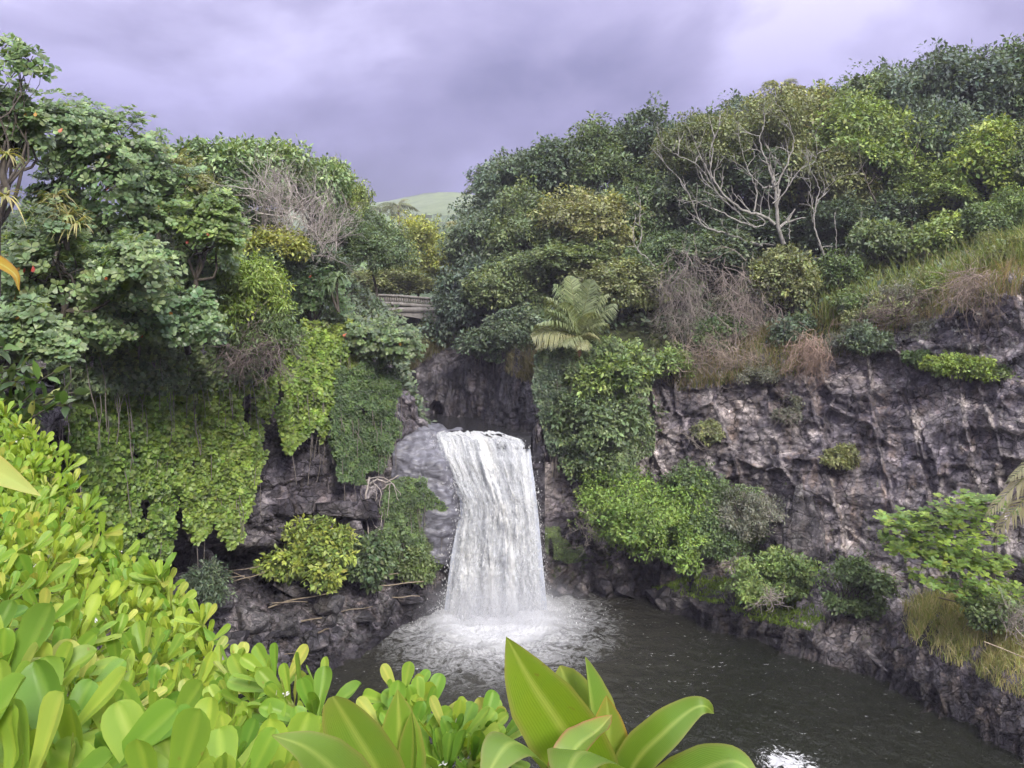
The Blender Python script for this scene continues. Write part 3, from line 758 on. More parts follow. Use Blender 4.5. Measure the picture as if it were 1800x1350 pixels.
for yo, nm_ in ((0.0, 'parapet'), (4.2, 'parapet')):
    for nm2, ya, yb, za, zb in (('coping', -0.06, 0.36, -0.14, 0.0), ('base_rail', 0.0, 0.30, -0.72, -0.50)):      # rails broken by slots
        V = []; Q = []
        for i in range(61):
            zt = float(ztop(xs[i]))
            V += [(xs[i], BY + yo + ya, zt + za), (xs[i], BY + yo + yb, zt + za), (xs[i], BY + yo + yb, zt + zb), (xs[i], BY + yo + ya, zt + zb)]
        for i in range(60):
            Q += [(i * 4 + k, i * 4 + (k + 1) % 4, i * 4 + 4 + (k + 1) % 4, i * 4 + 4 + k) for k in range(4)]
        ob = obj(nm2, V, np.array(Q), bmat.m, bridge)
    for i in range(60):      # the posts between the slots
        x0, x1 = xs[i], xs[i + 1]; zt = float(ztop((x0 + x1) / 2)); a2 = Acc()
        box(a2, (x0, BY + yo + 0.02, zt - 0.53), (x0 + 0.11, BY + yo + 0.28, zt - 0.13))
        if yo == 0.0:
            o = a2.build('baluster', bmat.m, bridge); o.parent = ob; o.location = (0, 0, 0)
ac = Acc()
z0 = float(ztop((br_l + br_r) / 2))
box(ac, (br_l, BY - 0.05, z0 - 1.10), (br_r, BY + 4.55, z0 - 0.74))
ac.build('deck', bmat.m, bridge)
# arch barrel and spandrel
acx = W(700, 600, BY)[0]; half = 3.8; rise = 2.3; zs = z0 - 1.12 - 2.5
th = np.linspace(0, np.pi, 25)
ax = acx + half * np.cos(th); az = zs + rise * np.sin(th)
V = []; Q = []
for i in range(25):
    V += [(ax[i], BY, az[i]), (ax[i], BY + 4.4, az[i]), (ax[i], BY, z0 - 1.095), (ax[i], BY + 4.4, z0 - 1.095)]
for i in range(24):
    a = i * 4
    Q += [(a, a + 1, a + 5, a + 4)]
Q2 = [(i * 4, i * 4 + 4, i * 4 + 6, i * 4 + 2) for i in range(24)]
Va = np.array(V).reshape(25, 4, 3)
g2 = grid_faces(25, 2)
obj('arch_barrel', Va[:, [0, 1]].reshape(-1, 3), g2, rust.m, bridge); obj('spandrel', Va[:, [0, 2]].reshape(-1, 3), g2, bmat.m, bridge); obj('spandrel', Va[:, [1, 3]].reshape(-1, 3), g2, bmat.m, bridge)
for xa, xb in ((br_l, acx - half), (acx + half, br_r)):
    ac = Acc(); box(ac, (xa, BY + 0.02, zs - 3.0), (xb, BY + 4.38, z0 - 1.105)); ac.build('abutment', bmat.m, bridge)

# ------------------------------------------------------------------ plants: generators
GP = np.concatenate([g[::2] for g in GROUND])
def gz(x, y):
    d = (GP[:, 0] - x) ** 2 + (GP[:, 1] - y) ** 2
    i = np.argpartition(d, 3)[:4]
    return float(GP[i, 2].mean())
T_FAR = (np.array([[0, 0, 0], [.27, .5, .05], [0, 1, -.10], [-.27, .5, .05]]), np.array([[0, 1, 2], [0, 2, 3]]))
T_FINE = (np.array([[0, 0, 0], [.16, .5, .03], [0, 1, -.08], [-.16, .5, .03]]), np.array([[0, 1, 2], [0, 2, 3]]))
T_ROUND = (np.array([[0, 0, 0], [.42, .52, .06], [.10, 1, -.03], [-.10, 1, -.03], [-.42, .52, .06]]), np.array([[0, 1, 2], [0, 2, 3], [0, 3, 4]]))
T_OBV4 = (np.array([[0, 0, 0], [.17, .36, .03], [.30, .76, .02], [0, 1, -.07], [-.30, .76, .02], [-.17, .36, .03]]), np.array([[0, 1, 5], [1, 2, 5], [2, 4, 5], [2, 3, 4]]))
T_OBOV = (np.array([[0, 0, 0], [.15, .35, .02], [.29, .72, .03], [.15, .96, -.03], [-.15, .96, -.03], [-.29, .72, .03], [-.15, .35, .02], [0, .55, -.05], [0, 1.0, -.10]]),
          np.array([[0, 1, 7], [1, 2, 7], [2, 3, 8], [2, 8, 7], [7, 8, 5], [8, 4, 5], [7, 5, 6], [7, 6, 0]]))
def leaves(acc, P, D, N, S, tpl, C):
    T, Fc = tpl
    D = nrm(D); s = nrm(np.cross(D, N)); N = np.cross(s, D)
    S = np.broadcast_to(np.asarray(S, float), (len(P),))
    V = P[:, None] + S[:, None, None] * (T[None, :, 0, None] * s[:, None] + T[None, :, 1, None] * D[:, None] + T[None, :, 2, None] * N[:, None])
    k = len(T)
    Fa = (np.arange(len(P))[:, None, None] * k + Fc[None]).reshape(-1, 3)
    acc.add(V.reshape(-1, 3), Fa, np.repeat(C, k, 0))
UPV = np.array([0.0, 0, 1.0])
PAL = {   # leaf colours: usual, lighter growth, share of lighter clumps
    'dark': ((0.080, 0.120, 0.075), (0.15, 0.205, 0.100), 0.32),
    'mid': ((0.100, 0.150, 0.072), (0.20, 0.265, 0.100), 0.36),
    'bright': ((0.125, 0.190, 0.060), (0.28, 0.36, 0.090), 0.38),
    'olive': ((0.140, 0.165, 0.075), (0.25, 0.28, 0.105), 0.42),
    'yellow': ((0.20, 0.24, 0.060), (0.37, 0.40, 0.09), 0.42),
    'blue': ((0.085, 0.125, 0.092), (0.155, 0.210, 0.130), 0.36),
    'almond': ((0.105, 0.178, 0.078), (0.215, 0.300, 0.125), 0.50),
    'vine': ((0.130, 0.205, 0.036), (0.26, 0.355, 0.065), 0.48),
    'mat': ((0.082, 0.130, 0.046), (0.15, 0.215, 0.065), 0.38),
    'lime': ((0.13, 0.20, 0.045), (0.36, 0.43, 0.08), 0.42),
    'grey': ((0.13, 0.145, 0.105), (0.22, 0.225, 0.165), 0.4),
}
def colours(pal, ids, n_ids, r):
    a, b, k = PAL[pal]
    a, b = np.array(a), np.array(b)
    t = np.clip(r.beta(0.7, 0.7 * (1 - k) / k, n_ids), 0, 1)
    c = a + (b - a) * t[:, None]
    c = (c * 1.22 + np.array((0.006, 0.004, 0.014))) * r.uniform(0.70, 1.32, (n_ids, 1))
    return c[ids] * r.uniform(0.75, 1.28, (len(ids), 1)) * (1 + r.normal(0, 0.05, (len(ids), 3)))
def crown_points(c, rad, n, r, nl=8, flat=1.0, low=-0.45):
    """clump centres over an uneven, many-lobed crown; outward direction of each"""
    c = np.asarray(c, float); rad = np.asarray(rad, float)
    nl = int(nl * 2.2)
    d = unit(nl * 4, r); d = d[d[:, 2] > low][:nl]
    L = c + d * rad * r.uniform(0.40, 0.92, (len(d), 1))
    lr = rad.mean() * r.uniform(0.16, 0.46, (len(d), 1)) * np.array([1.15, 1.1, 0.85])
    lr = np.minimum(lr, rad * 0.55)
    L = np.vstack([L, c]); lr = np.vstack([lr, rad * 0.55])
    P = []; O = []; tot = 0
    while tot < n:
        k = r.integers(0, len(L), n * 2)
        o = unit(n * 2, r)
        ok = (o[:, 2] > -0.75) & ((o[:, 1] < 0.25) | (r.random(n * 2) < 0.35))
        p = L[k] + o * lr[k] * r.uniform(0.80, 1.10, (n * 2, 1))
        for j in range(len(L)):
            ins = np.linalg.norm((p - L[j]) / lr[j], axis=1) < 0.78
            ok &= ~(ins & (k != j))
        hole = fbm(p, 0.9, 2, 44) * 1.3
        ok &= hole > -0.30
        p = p + o * (np.maximum(r.normal(0, 0.10, (n * 2, 1)), -0.08) + 0.22 * fbm(p, 1.1, 3, 46)[:, None]) * rad.mean()
        P.append(p[ok]); O.append(o[ok]); tot += ok.sum()
        if ok.sum() == 0: break
    P = np.concatenate(P)[:n]; O = np.concatenate(O)[:n]
    sp = r.random(len(P)) < 0.10
    P[sp] += (O[sp] * np.array([1, 1, 0.8]) + UPV * 0.25) * rad.mean() * r.uniform(0.08, 0.30, (sp.sum(), 1))
    return P, O, L
def leafy_crown(acc, c, rad, nclump, per, lsize, csize, pal, r, tpl=T_FAR, nl=8, droop=0.35, flat=0.75, low=-0.45):
    P, O, L = crown_points(c, rad, nclump, r, nl, 1.0, low)
    n = len(P); ids = np.repeat(np.arange(n), per)
    q = unit(n * per, r)
    q = nrm(q + O[ids] * 0.55 + UPV * 0.15)
    cr = csize * r.uniform(0.45, 1.7, n)
    pos = P[ids] + q * cr[ids][:, None] * (r.random((n * per, 1)) ** 0.55) * np.array([1, 1, flat]) - UPV * (r.random((n * per, 1)) ** 2) * csize * droop
    D = nrm(q * 0.8 + unit(n * per, r) * 0.8 - UPV * droop)
    Nn = nrm(O[ids] * 0.35 + UPV * 0.75 + unit(n * per, r) * 0.6)
    leaves(acc, pos, D, Nn, lsize * r.uniform(0.5, 1.5, n * per), tpl, colours(pal, ids, n, r))
    return L, P
def rosette_crown(acc, c, rad, nros, lsize, pal, r, nl=7, tiers=True, per=8, red=0.0, low=-0.5):
    P, O, L = crown_points(c, rad, int(nros * 2.0), r, nl, 1.0, low)
    if tiers:
        st = max(0.28, rad[2] * 0.30)
        ph = fbm(P * np.array([1, 1, 0]), 0.5, 2, 3) * 0.5
        k = np.round((P[:, 2] + ph) / st)
        P[:, 2] = (k * st - ph) * 0.5 + P[:, 2] * 0.5
    n = len(P)
    A = nrm(UPV * 0.62 + O * 0.62 + np.array([0, -0.35, 0]) + unit(n, r) * 0.30)
    S = nrm(np.cross(A, unit(n, r))); T = np.cross(A, S)
    ang = (np.arange(per)[None] * 2.4 + r.random((n, 1)) * 6.28)
    til = r.uniform(0.05, 0.75, (n, per))
    D = np.cos(ang)[..., None] * S[:, None] + np.sin(ang)[..., None] * T[:, None] + til[..., None] * A[:, None]
    D = nrm(D).reshape(-1, 3)
    ids = np.repeat(np.arange(n), per)
    Nn = nrm(A[ids] - D * 0.3 + unit(n * per, r) * 0.25)
    C = colours(pal, ids, n, r)
    pos = P[ids] + D * lsize * 0.12 + A[ids] * (r.random((n * per, 1)) - 0.5) * lsize * 0.5
    leaves(acc, pos, D, Nn, lsize * r.uniform(0.65, 1.2, n * per), T_OBV4, C)
    return L, P, A
def wobble(a, b, r, k=0.12, n=8, sag=0.0):
    a = np.asarray(a, float); b = np.asarray(b, float); l = np.linalg.norm(b - a)
    m = [a] + [a + (b - a) * t + r.normal(0, k * l * 0.5, 3) - UPV * sag * l * math.sin(t * 3.14) for t in (0.33, 0.66)] + [b]
    return curve(m, n)
def skeleton(base, c, L, r, tr=0.14, mat='bark', parent=None, twigs=None):
    ac = Acc(); fork = base + (c - base) * 0.55
    tube(ac, wobble(base - UPV * 0.3, fork, r, 0.10, 9), np.linspace(tr, tr * 0.7, 9), 7)
    tk = ac.build('trunk', MAT[mat], parent)
    ac = Acc()
    main = L[:5]
    for p in main:
        tube(ac, wobble(fork, p, r, 0.16, 8), np.linspace(tr * 0.55, tr * 0.14, 8), 5)
    for p in L[5:]:
        q = main[np.argmin(((main - p) ** 2).sum(1))]
        tube(ac, wobble(fork + (q - fork) * r.uniform(0.4, 0.8), p, r, 0.16, 8), np.linspace(tr * 0.22, tr * 0.08, 8), 4)
    if twigs is not None:
        for p in twigs:
            q = L[np.argmin(((L - p) ** 2).sum(1))]
            tube(ac, wobble(q, p, r, 0.14, 5), np.linspace(tr * 0.2, tr * 0.06, 5), 4)
    return tk, ac.build('branches', MAT[mat], parent)
def dims(cx, cy, hw, hh, Y, deep=0.9):
    c = W(cx, cy, Y); k = Y / F
    return c, np.array([hw * k, hw * k * deep, hh * k])
def rooted(c, rad, lean=0.0):
    x, y = c[0] + lean, c[1] + 0.2 * rad[1]
    return np.array([x, y, min(gz(x, y), c[2] - rad[2] * 0.5)])
SEED = [100]
def rs():
    SEED[0] += 1
    return np.random.default_rng(SEED[0])
TREE_CACHE = {}
def forest_tree(cx, cy, hw, hh, Y, pal, label, dens=1.0, lsize=0.19, csize=0.42, name='forest_tree', group='forest trees', nl=8, tpl=T_FAR, droop=0.35, mat='leaf', cat='tree', bark='bark', per=26, share=0):
    r = rs(); c, rad = dims(cx, cy, hw, hh, Y)
    base = rooted(c, rad)
    t = thing(name, label, cat, base, group)
    tr = 0.018 * np.linalg.norm(c - base) + 0.03
    lst = TREE_CACHE.setdefault(pal, [])
    if share and len(lst) >= share:            # further trees of the kind: copies of crown and branches, turned and stretched
        cr, br, rad0 = lst[int(r.integers(0, len(lst)))]
        for src in (cr, br):
            o = src.copy(); link(o, t); o.location = tuple(c - base); o.scale = tuple(rad / rad0)
            o.rotation_euler = (0, 0, r.uniform(-0.6, 0.6))
        ac = Acc(); tube(ac, wobble(base - UPV * 0.3, base + (c - base) * 0.7, r, 0.10, 9), np.linspace(tr, tr * 0.6, 9), 7); ac.build('trunk', MAT[bark], t)
        return t
    t.location = tuple(c)                      # built about the crown centre, so that copies can be scaled
    ac = Acc()
    area = rad[0] * rad[2] * 4
    ncl = int(26 * dens * area / (csize ** 2) / 3.1)
    L, P = leafy_crown(ac, c, rad, ncl, per, lsize, csize, pal, r, tpl, nl, droop)
    cr = ac.build('crown', MAT[mat], t)
    tk, br = skeleton(base, c, L, r, tr, bark, t, P[r.integers(0, len(P), 24)])
    t.location = tuple(base)
    for o in (cr, br, tk): o.location = tuple(c - base)
    if share: lst.append((cr, br, rad))
    return t

# ------------------------------------------------------------------ forest on the right rim
RT = [
 (900, 350, 62, 72, 48, 'blue', 'dark blue-green tree at the left end of the right-hand forest, beside the sky gap'),
 (962, 328, 66, 78, 47, 'dark', 'second dark tree from the sky gap along the right forest skyline'),
 (1058, 312, 68, 78, 47, 'mid', 'rounded mid-green skyline tree straight above the young palm'),
 (1148, 292, 64, 80, 47, 'dark', 'dark skyline tree just left of the bare pale-limbed tree'),
 (1235, 268, 62, 72, 47, 'dark', 'dark skyline tree behind the left limbs of the bare pale tree'),
 (1322, 250, 62, 72, 46, 'blue', 'bluish skyline tree behind the top of the bare pale tree'),
 (1402, 228, 66, 84, 46, 'olive', 'olive skyline tree right of the bare pale tree'),
 (1490, 222, 70, 84, 45, 'mid', 'tall mid-green skyline tree midway along the right forest'),
 (1582, 208, 66, 86, 45, 'blue', 'tall bluish skyline tree left of the highest treetop'),
 (1692, 184, 78, 90, 44, 'blue', 'highest treetop of the right forest, dense bluish green'),
 (1792, 196, 74, 92, 43, 'mid', 'green skyline tree cut by the right picture edge'),
 (868, 432, 60, 72, 45, 'dark', 'dark tree beside the pasture gap, right above the bridge'),
 (935, 420, 66, 76, 43, 'mid', 'mid-green tree in the second rank above the dark gorge tree'),
 (1032, 402, 70, 76, 42, 'olive', 'olive-green tree behind and above the young palm'),
 (1112, 402, 58, 80, 42, 'mid', 'leafy tree behind the thin forked bare trunk'),
 (1205, 372, 62, 70, 42, 'dark', 'shaded tree behind the lowest left limb of the bare pale tree'),
 (1440, 322, 62, 86, 41, 'olive', 'olive tree right behind the leaning pale trunk'),
 (1530, 268, 72, 100, 40.5, 'bright', 'yellowish-green tree with drooping clumps in front of the forest wall'),
 (1625, 290, 64, 100, 40.5, 'dark', 'shaded tree between two bright front trees of the right forest'),
 (1648, 338, 52, 52, 38.5, 'bright', 'low bright-leaved tree over the tall grass'),
 (1735, 310, 56, 82, 38, 'lime', 'bright lime-tipped tree near the right picture edge'),
 (1810, 300, 56, 90, 37, 'mid', 'mid-green tree at the right picture edge, lower rank'),
 (1560, 388, 60, 48, 39.5, 'dark', 'shaded low tree at the back of the tall grass'),
 (1480, 405, 55, 45, 38.5, 'dark', 'small dark tree between leaning pale trunk and tall grass'),
 (1310, 345, 90, 70, 43, 'dark', 'dark tree seen through the limbs of the bare pale tree'),
 (850, 528, 62, 80, 44, 'blue', 'dark gorge tree with pale leaf clusters hanging over the right end of the bridge'),
 (905, 510, 60, 66, 41, 'mid', 'green tree between the gorge tree and the young palm'),
 (925, 610, 52, 52, 38, 'dark', 'dark shrub-like tree leaning over the gorge wall left of the palm trunk'),
 (1085, 500, 62, 58, 38.5, 'olive', 'olive bush right behind the fronds of the young palm'),
 (1165, 480, 55, 70, 38.5, 'mid', 'leafy bush below the thin forked bare trunk'),
 (1250, 460, 70, 55, 38.5, 'dark', 'dark bush under the lowest limb of the bare pale tree'),
 (1020, 460, 70, 40, 40, 'mid', 'green bush directly above the palm fronds'),
 (1390, 400, 70, 60, 43, 'dark', 'shaded tree filling the gap behind the pale tree base'),
 (1470, 360, 70, 60, 44, 'dark', 'shaded tree behind the slender leaning pale tree'),
 (1690, 390, 80, 50, 40, 'dark', 'shaded low tree behind the tall grass, left of the ferny shrub'),
 (1790, 370, 70, 60, 40, 'dark', 'shaded low tree behind the ferny shrub'),
 (1600, 350, 80, 70, 43.5, 'blue', 'shaded tree deep in the forest between two trunks'),
 (1745, 270, 70, 70, 42.5, 'mid', 'second-rank tree under the highest treetop'),
 (1300, 420, 80, 45, 41, 'dark', 'shaded bush behind the low pale bough'),
 (1090, 440, 60, 60, 43, 'dark', 'shaded tree behind the forked bare trunk, lower'),
]
for k in RT:
    k = (k[0], k[1] + 5, k[2] * 1.14, k[3] * 1.10) + k[4:]
    far = k[4] > 42
    forest_tree(*k, dens=0.64, lsize=0.215 if k[1] < 460 else 0.19, group='trees of the right-hand forest', share=2 if k[5] in ('dark', 'mid') else 1)
# light canopy carried by the bare pale tree
forest_tree(1232, 262, 70, 52, 40.5, 'olive', 'thin yellowish-green canopy tree over the left limbs of the bare pale tree', 0.55, 0.15, 0.32, group='trees of the right-hand forest', bark='bark_pale')
forest_tree(1345, 222, 72, 46, 41, 'olive', 'thin olive canopy tree over the upright limbs of the bare pale tree', 0.5, 0.15, 0.32, group='trees of the right-hand forest', bark='bark_pale')

# ------------------------------------------------------------------ forest on the left rim
LT = [
 (275, 318, 78, 66, 26, 'olive', 'olive twiggy tree on the left skyline behind the front almond tree'),
 (375, 305, 72, 62, 30, 'almond', 'grey-green skyline tree above the left cliff, third from the left edge'),
 (462, 300, 66, 58, 33, 'almond', 'broad grey-green skyline tree above the grey dead bush'),
 (545, 330, 52, 58, 36, 'almond', 'skyline tree second from the sky gap on the left rim'),
 (592, 345, 44, 66, 38, 'bright', 'bright skyline tree at the sky gap on the left rim'),
 (600, 425, 60, 52, 36, 'mid', 'green tree left of the far coconut palm'),
 (655, 440, 54, 62, 44, 'mid', 'green tree beside the left end of the bridge'),
 (735, 452, 52, 62, 58, 'yellow', 'yellow-green tree behind the bridge'),
 (800, 470, 42, 60, 60, 'mid', 'green tree behind the right half of the bridge'),
 (690, 498, 70, 34, 56, 'olive', 'low olive bush right behind the bridge parapet'),
 (410, 385, 75, 60, 26, 'mid', 'mid-green tree left of the grey dead bush'),
 (545, 470, 60, 45, 29, 'dark', 'dark tree above the creeper-covered cliff left of the bridge'),
 (470, 470, 60, 40, 25.5, 'dark', 'shaded tree between feathery tree and grey dead bush'),
]
for k in LT:
    forest_tree(*k, dens=0.62, lsize=0.205, csize=0.38, group='trees of the left-hand forest', share=1)
forest_tree(490, 435, 58, 26, 25.2, 'yellow', 'low yellow-green shrub below the grey dead bush', 1.0, 0.12, 0.25, 'leafy_shrub', None, cat='shrub')
# feathery tree leaning out over the vines
forest_tree(430, 528, 74, 74, 22.2, 'vine', 'feathery fine-leaved tree leaning out above the hanging vines', 0.75, 0.14, 0.26, 'feathery_tree', None, 10, T_FINE, 0.7)
forest_tree(470, 590, 52, 42, 21.8, 'mat', 'drooping fine-leaved bush hanging just below the feathery tree', 0.8, 0.12, 0.24, 'feathery_bush', None, 9, T_FINE, 0.9, cat='bush')

# tropical almond trees with large round-ended leaves, some leaves turned red
def leaf_mesh(name, tpl, col, sub=None, mat='leaf_gloss'):
    T, Fc = tpl
    return mk_mesh(name, T, Fc, MAT[mat], np.broadcast_to(np.array(col), (len(T), 3)), True)
RED = [leaf_mesh('red_leaf', T_OBOV, c) for c in ((0.55, 0.10, 0.055), (0.60, 0.19, 0.08), (0.46, 0.06, 0.045), (0.55, 0.30, 0.07))]
GRN = [leaf_mesh('leaf', T_OBOV, c) for c in ((0.08, 0.15, 0.06), (0.11, 0.19, 0.08), (0.14, 0.22, 0.09), (0.095, 0.155, 0.075))]
def put_leaf(me, name, parent, p, D, N, s):
    D = Vector(D).normalized(); N = Vector(N); S = D.cross(N).normalized(); N = S.cross(D)
    o = bpy.data.objects.new(name, me)
    m = Matrix.Identity(4)
    for i in range(3):
        m[i][0], m[i][1], m[i][2] = S[i] * s, D[i] * s, N[i] * s
        m[i][3] = float(p[i]) - parent.location[i]
    link(o, parent)
    o.matrix_basis = m
    return o
def almond(cx, cy, hw, hh, Y, label, nros, lsize=0.2, nred=20, nsingle=0, pal='almond', name='almond_tree', group='almond trees on the left rim', low=-0.7, nl=9, base=None):
    lsize *= 0.71
    r = rs(); c, rad = dims(cx, cy, hw, hh, Y, 0.7)
    if base is None: base = rooted(c, rad, -0.4)
    t = thing(name, label, 'tree', base, group)
    ac = Acc()
    L, P, A = rosette_crown(ac, c, rad, nros, lsize, pal, r, nl, True, 8, 0, low)
    ac.build('crown', MAT['leaf_gloss'], t)
    skeleton(base, c, L, r, 0.045 if nros < 60 else 0.085, 'bark', t, P[r.integers(0, len(P), 40)])
    fr = np.argsort(P[:, 1] + r.random(len(P)) * 1.5)      # nearest rosettes carry the leaves one can pick apart
    for i in fr[:nred * 4][r.permutation(min(nred * 4, len(fr)))[:int(nred * 0.6)]]:
        put_leaf(RED[r.integers(0, 4)], 'red_leaf', t, P[i] + r.normal(0, 0.08, 3) + np.array([0, -0.12, 0]), np.array([r.normal(0, .5), -0.5, -0.8]), np.array([r.normal(0, .4), -1, 0.5]), lsize * r.uniform(0.8, 1.1))
    for j in range(nsingle):
        i = fr[r.integers(0, min(len(fr), nros // 2))]; an = r.random() * 6.28
        put_leaf(GRN[r.integers(0, 4)], 'leaf', t, P[i] + A[i] * 0.03 + np.array([0, -0.05, 0.03]), np.array([math.cos(an), math.sin(an) * 0.9 - 0.1, 0.25]), A[i] + r.normal(0, .2, 3), lsize * r.uniform(0.8, 1.2))
    return t
almond(125, 268, 150, 62, 18.0, 'almond tree crowning the left skyline, large leaves with a few red ones', 1050, 0.19, 12, 120)
almond(10, 222, 70, 62, 13.5, 'almond tree cut by the left picture edge, below the topmost sprig', 260, 0.19, 6, 100)
almond(10, 112, 62, 48, 13.0, 'open topmost sprig of almond branches in the upper left corner', 44, 0.17, 5, 0, nl=5)
almond(215, 372, 170, 70, 19.5, 'almond tree behind the pandanus clump, upper part of the left slope', 1050, 0.19, 14, 100)
almond(355, 402, 80, 62, 19.5, 'lighter almond tree on the left slope beside the feathery tree', 500, 0.19, 6, 60, pal='bright')
almond(120, 492, 200, 70, 16.0, 'large tiered almond tree overhanging the hanging vines, scattered red leaves', 1200, 0.20, 24, 300)
almond(258, 566, 125, 44, 18.6, 'lowest tiers of almond boughs drooping over the vine curtain', 760, 0.19, 12, 160, low=-0.3)
almond(40, 600, 90, 50, 13.0, 'shaded almond boughs behind the glossy branch at the left edge', 360, 0.19, 8, 80)
almond(650, 598, 84, 47, 29.5, 'almond tree drooping over the gorge just left of the bridge', 620, 0.22, 10, 0, pal='mid', name='almond_tree', nl=9)
almond(130, 590, 110, 34, 16.6, 'shaded lowest almond boughs touching the top of the vine curtain', 380, 0.19, 6, 60)
almond(300, 478, 95, 56, 20.5, 'almond tree filling the slope between the tiered almond and the feathery tree', 420, 0.19, 8, 0)
almond(215, 450, 80, 40, 18.6, 'almond boughs below the pandanus, above the tiered tree', 240, 0.19, 6, 0)
almond(560, 520, 50, 40, 28.5, 'small almond tree over the creeper mat, left of the drooping one', 260, 0.20, 4, 0, pal='almond')

# ------------------------------------------------------------------ hanging vines and creepers on the left cliff
def wallY(px, extra=0.0):
    return np.interp(px, [0, 60, 205, 345, 480, 590, 697, 790], [13.6, 14.6, 19.0, 23.0, 26.0, 28.2, 31.0, 32.0]) + extra
def creeper(name, label, poly, n, lsize, pal, r, Yf, thick=0.45, cat='vine', strand=0.0, group=None, tpl=T_ROUND, mat='leaf', nstem=40, clump=1.0, minpx=None):
    poly = np.array(poly, float)
    lo, hi = poly.min(0), poly.max(0)
    k = int(n * 2.2 * max(1, (hi - lo).prod() / 1e9) + n)
    x = r.uniform(lo[0], hi[0], k * 3); y = r.uniform(lo[1], hi[1], k * 3)
    j = 10 * np.stack([vnoise(np.stack([x / 14, y / 22, 0 * x], -1), 5), vnoise(np.stack([x / 14, y / 22, 0 * x + 9], -1), 6)], -1)
    ok = inpoly(x + j[:, 0], y + j[:, 1] * 1.6, poly)
    # strands: gaps between hanging tails, more open lower down
    g = vnoise(np.stack([x / 11.0, y / 90.0, 0 * x], -1), 71) + 0.6 * vnoise(np.stack([x / 20, y / 20, 0 * x], -1), 72)
    tt = (y - lo[1]) / (hi[1] - lo[1])
    ok &= g > (-1.1 + strand * (0.35 + 0.95 * tt))
    x, y = x[ok][:n], y[ok][:n]; n = len(x)
    lump = fbm(np.stack([x / 26, y / 34, 0 * x], -1), clump, 3, 75)
    Y = Yf(x) - thick * (0.55 + 0.9 * lump) - r.random(n) * 0.16
    P = np.stack([(x - CX) / F * Y, Y, CZ - (y - HY) / F * Y], -1)
    out = np.array([0.25, -1, 0.25])
    ids_map, ids = np.unique((x // 9).astype(int) * 1000 + (y // 9).astype(int), return_inverse=True)
    D = nrm(unit(n, r) * 0.8 + np.array([0, -0.35, -0.45]))
    N = nrm(out + unit(n, r) * 0.55 + UPV * 0.35)
    c = P[np.argmax(P[:, 2])].copy()
    t = thing(name, label, cat, c, group)
    ac = Acc(); leaves(ac, P, D, N, lsize * r.uniform(0.6, 1.3, n), tpl, colours(pal, ids.ravel(), len(ids_map), r)); ac.build('foliage', MAT[mat], t)
    ac = Acc()
    for q in P[r.integers(0, n, nstem)]:
        l = r.uniform(0.6, 2.0); b = q + np.array([r.normal(0, .12), 0.10, -l])
        tube(ac, wobble(q + np.array([0, 0.12, 0]), b, r, 0.06, 6), 0.012, 3)
    ac.build('stems', MAT['twig'], t)
    return t
r = rs()
creeper('hanging_vine', 'curtain of bright hanging vine nearest the naupaka bush, left end of the cliff', [(95, 615), (310, 600), (305, 760), (312, 900), (290, 985), (240, 975), (190, 925), (150, 860), (120, 760)], 24000, 0.13, 'vine', r, lambda p: wallY(p, -0.1), 0.55, strand=0.40)
creeper('hanging_vine', 'long middle curtain of hanging vine down to the cave mouth', [(305, 600), (478, 605), (486, 690), (462, 780), (455, 850), (432, 900), (424, 955), (395, 950), (385, 890), (345, 960), (322, 900), (308, 780)], 24000, 0.13, 'vine', r, lambda p: wallY(p, -0.3), 0.6, strand=0.45)
creeper('hanging_vine', 'short forked vine tail hanging over the bare rock face', [(480, 600), (560, 575), (612, 610), (592, 660), (585, 715), (560, 775), (545, 745), (515, 800), (488, 770), (500, 690), (478, 660)], 11000, 0.13, 'vine', r, lambda p: wallY(p, -0.3), 0.5, strand=0.35)
creeper('creeper_mat', 'dark dense creeper mat bulging over the cliff beside the slab', [(582, 660), (640, 628), (700, 640), (704, 700), (694, 740), (706, 770), (680, 805), (640, 850), (600, 835), (575, 775), (590, 720)], 21000, 0.10, 'mat', r, lambda p: wallY(p, -0.4), 0.65, cat='creeper', strand=0.0, tpl=T_FAR)
creeper('creeper_mat', 'low creeper mat covering the rock just left of the falling water', [(668, 880), (700, 850), (745, 838), (775, 880), (792, 930), (790, 985), (760, 1010), (700, 1015), (664, 985), (672, 930)], 16000, 0.095, 'mat', r, lambda p: wallY(p, -0.5), 0.7, cat='creeper', strand=0.15, tpl=T_FAR)
creeper('moss_cushion', 'bright green moss hanging on the rock touching the left side of the fall', [(745, 925), (775, 915), (798, 945), (796, 985), (770, 1000), (745, 990)], 6000, 0.06, 'mat', r, lambda p: wallY(p, -0.7), 0.3, cat='moss', tpl=T_FINE, nstem=3, strand=0.7)
creeper('hanging_vine', 'shaded vine behind the almond boughs at the top of the cliff', [(90, 600), (480, 590), (480, 650), (300, 690), (110, 690)], 13000, 0.12, 'mid', r, lambda p: wallY(p, -0.6), 0.5, strand=0.1)
creeper('creeper_mat', 'yellow-green creeper over the cliff edge above the bare rock column', [(520, 560), (600, 560), (660, 600), (650, 640), (600, 650), (540, 620)], 7000, 0.11, 'vine', r, lambda p: wallY(p, 0.2), 0.5, cat='creeper')
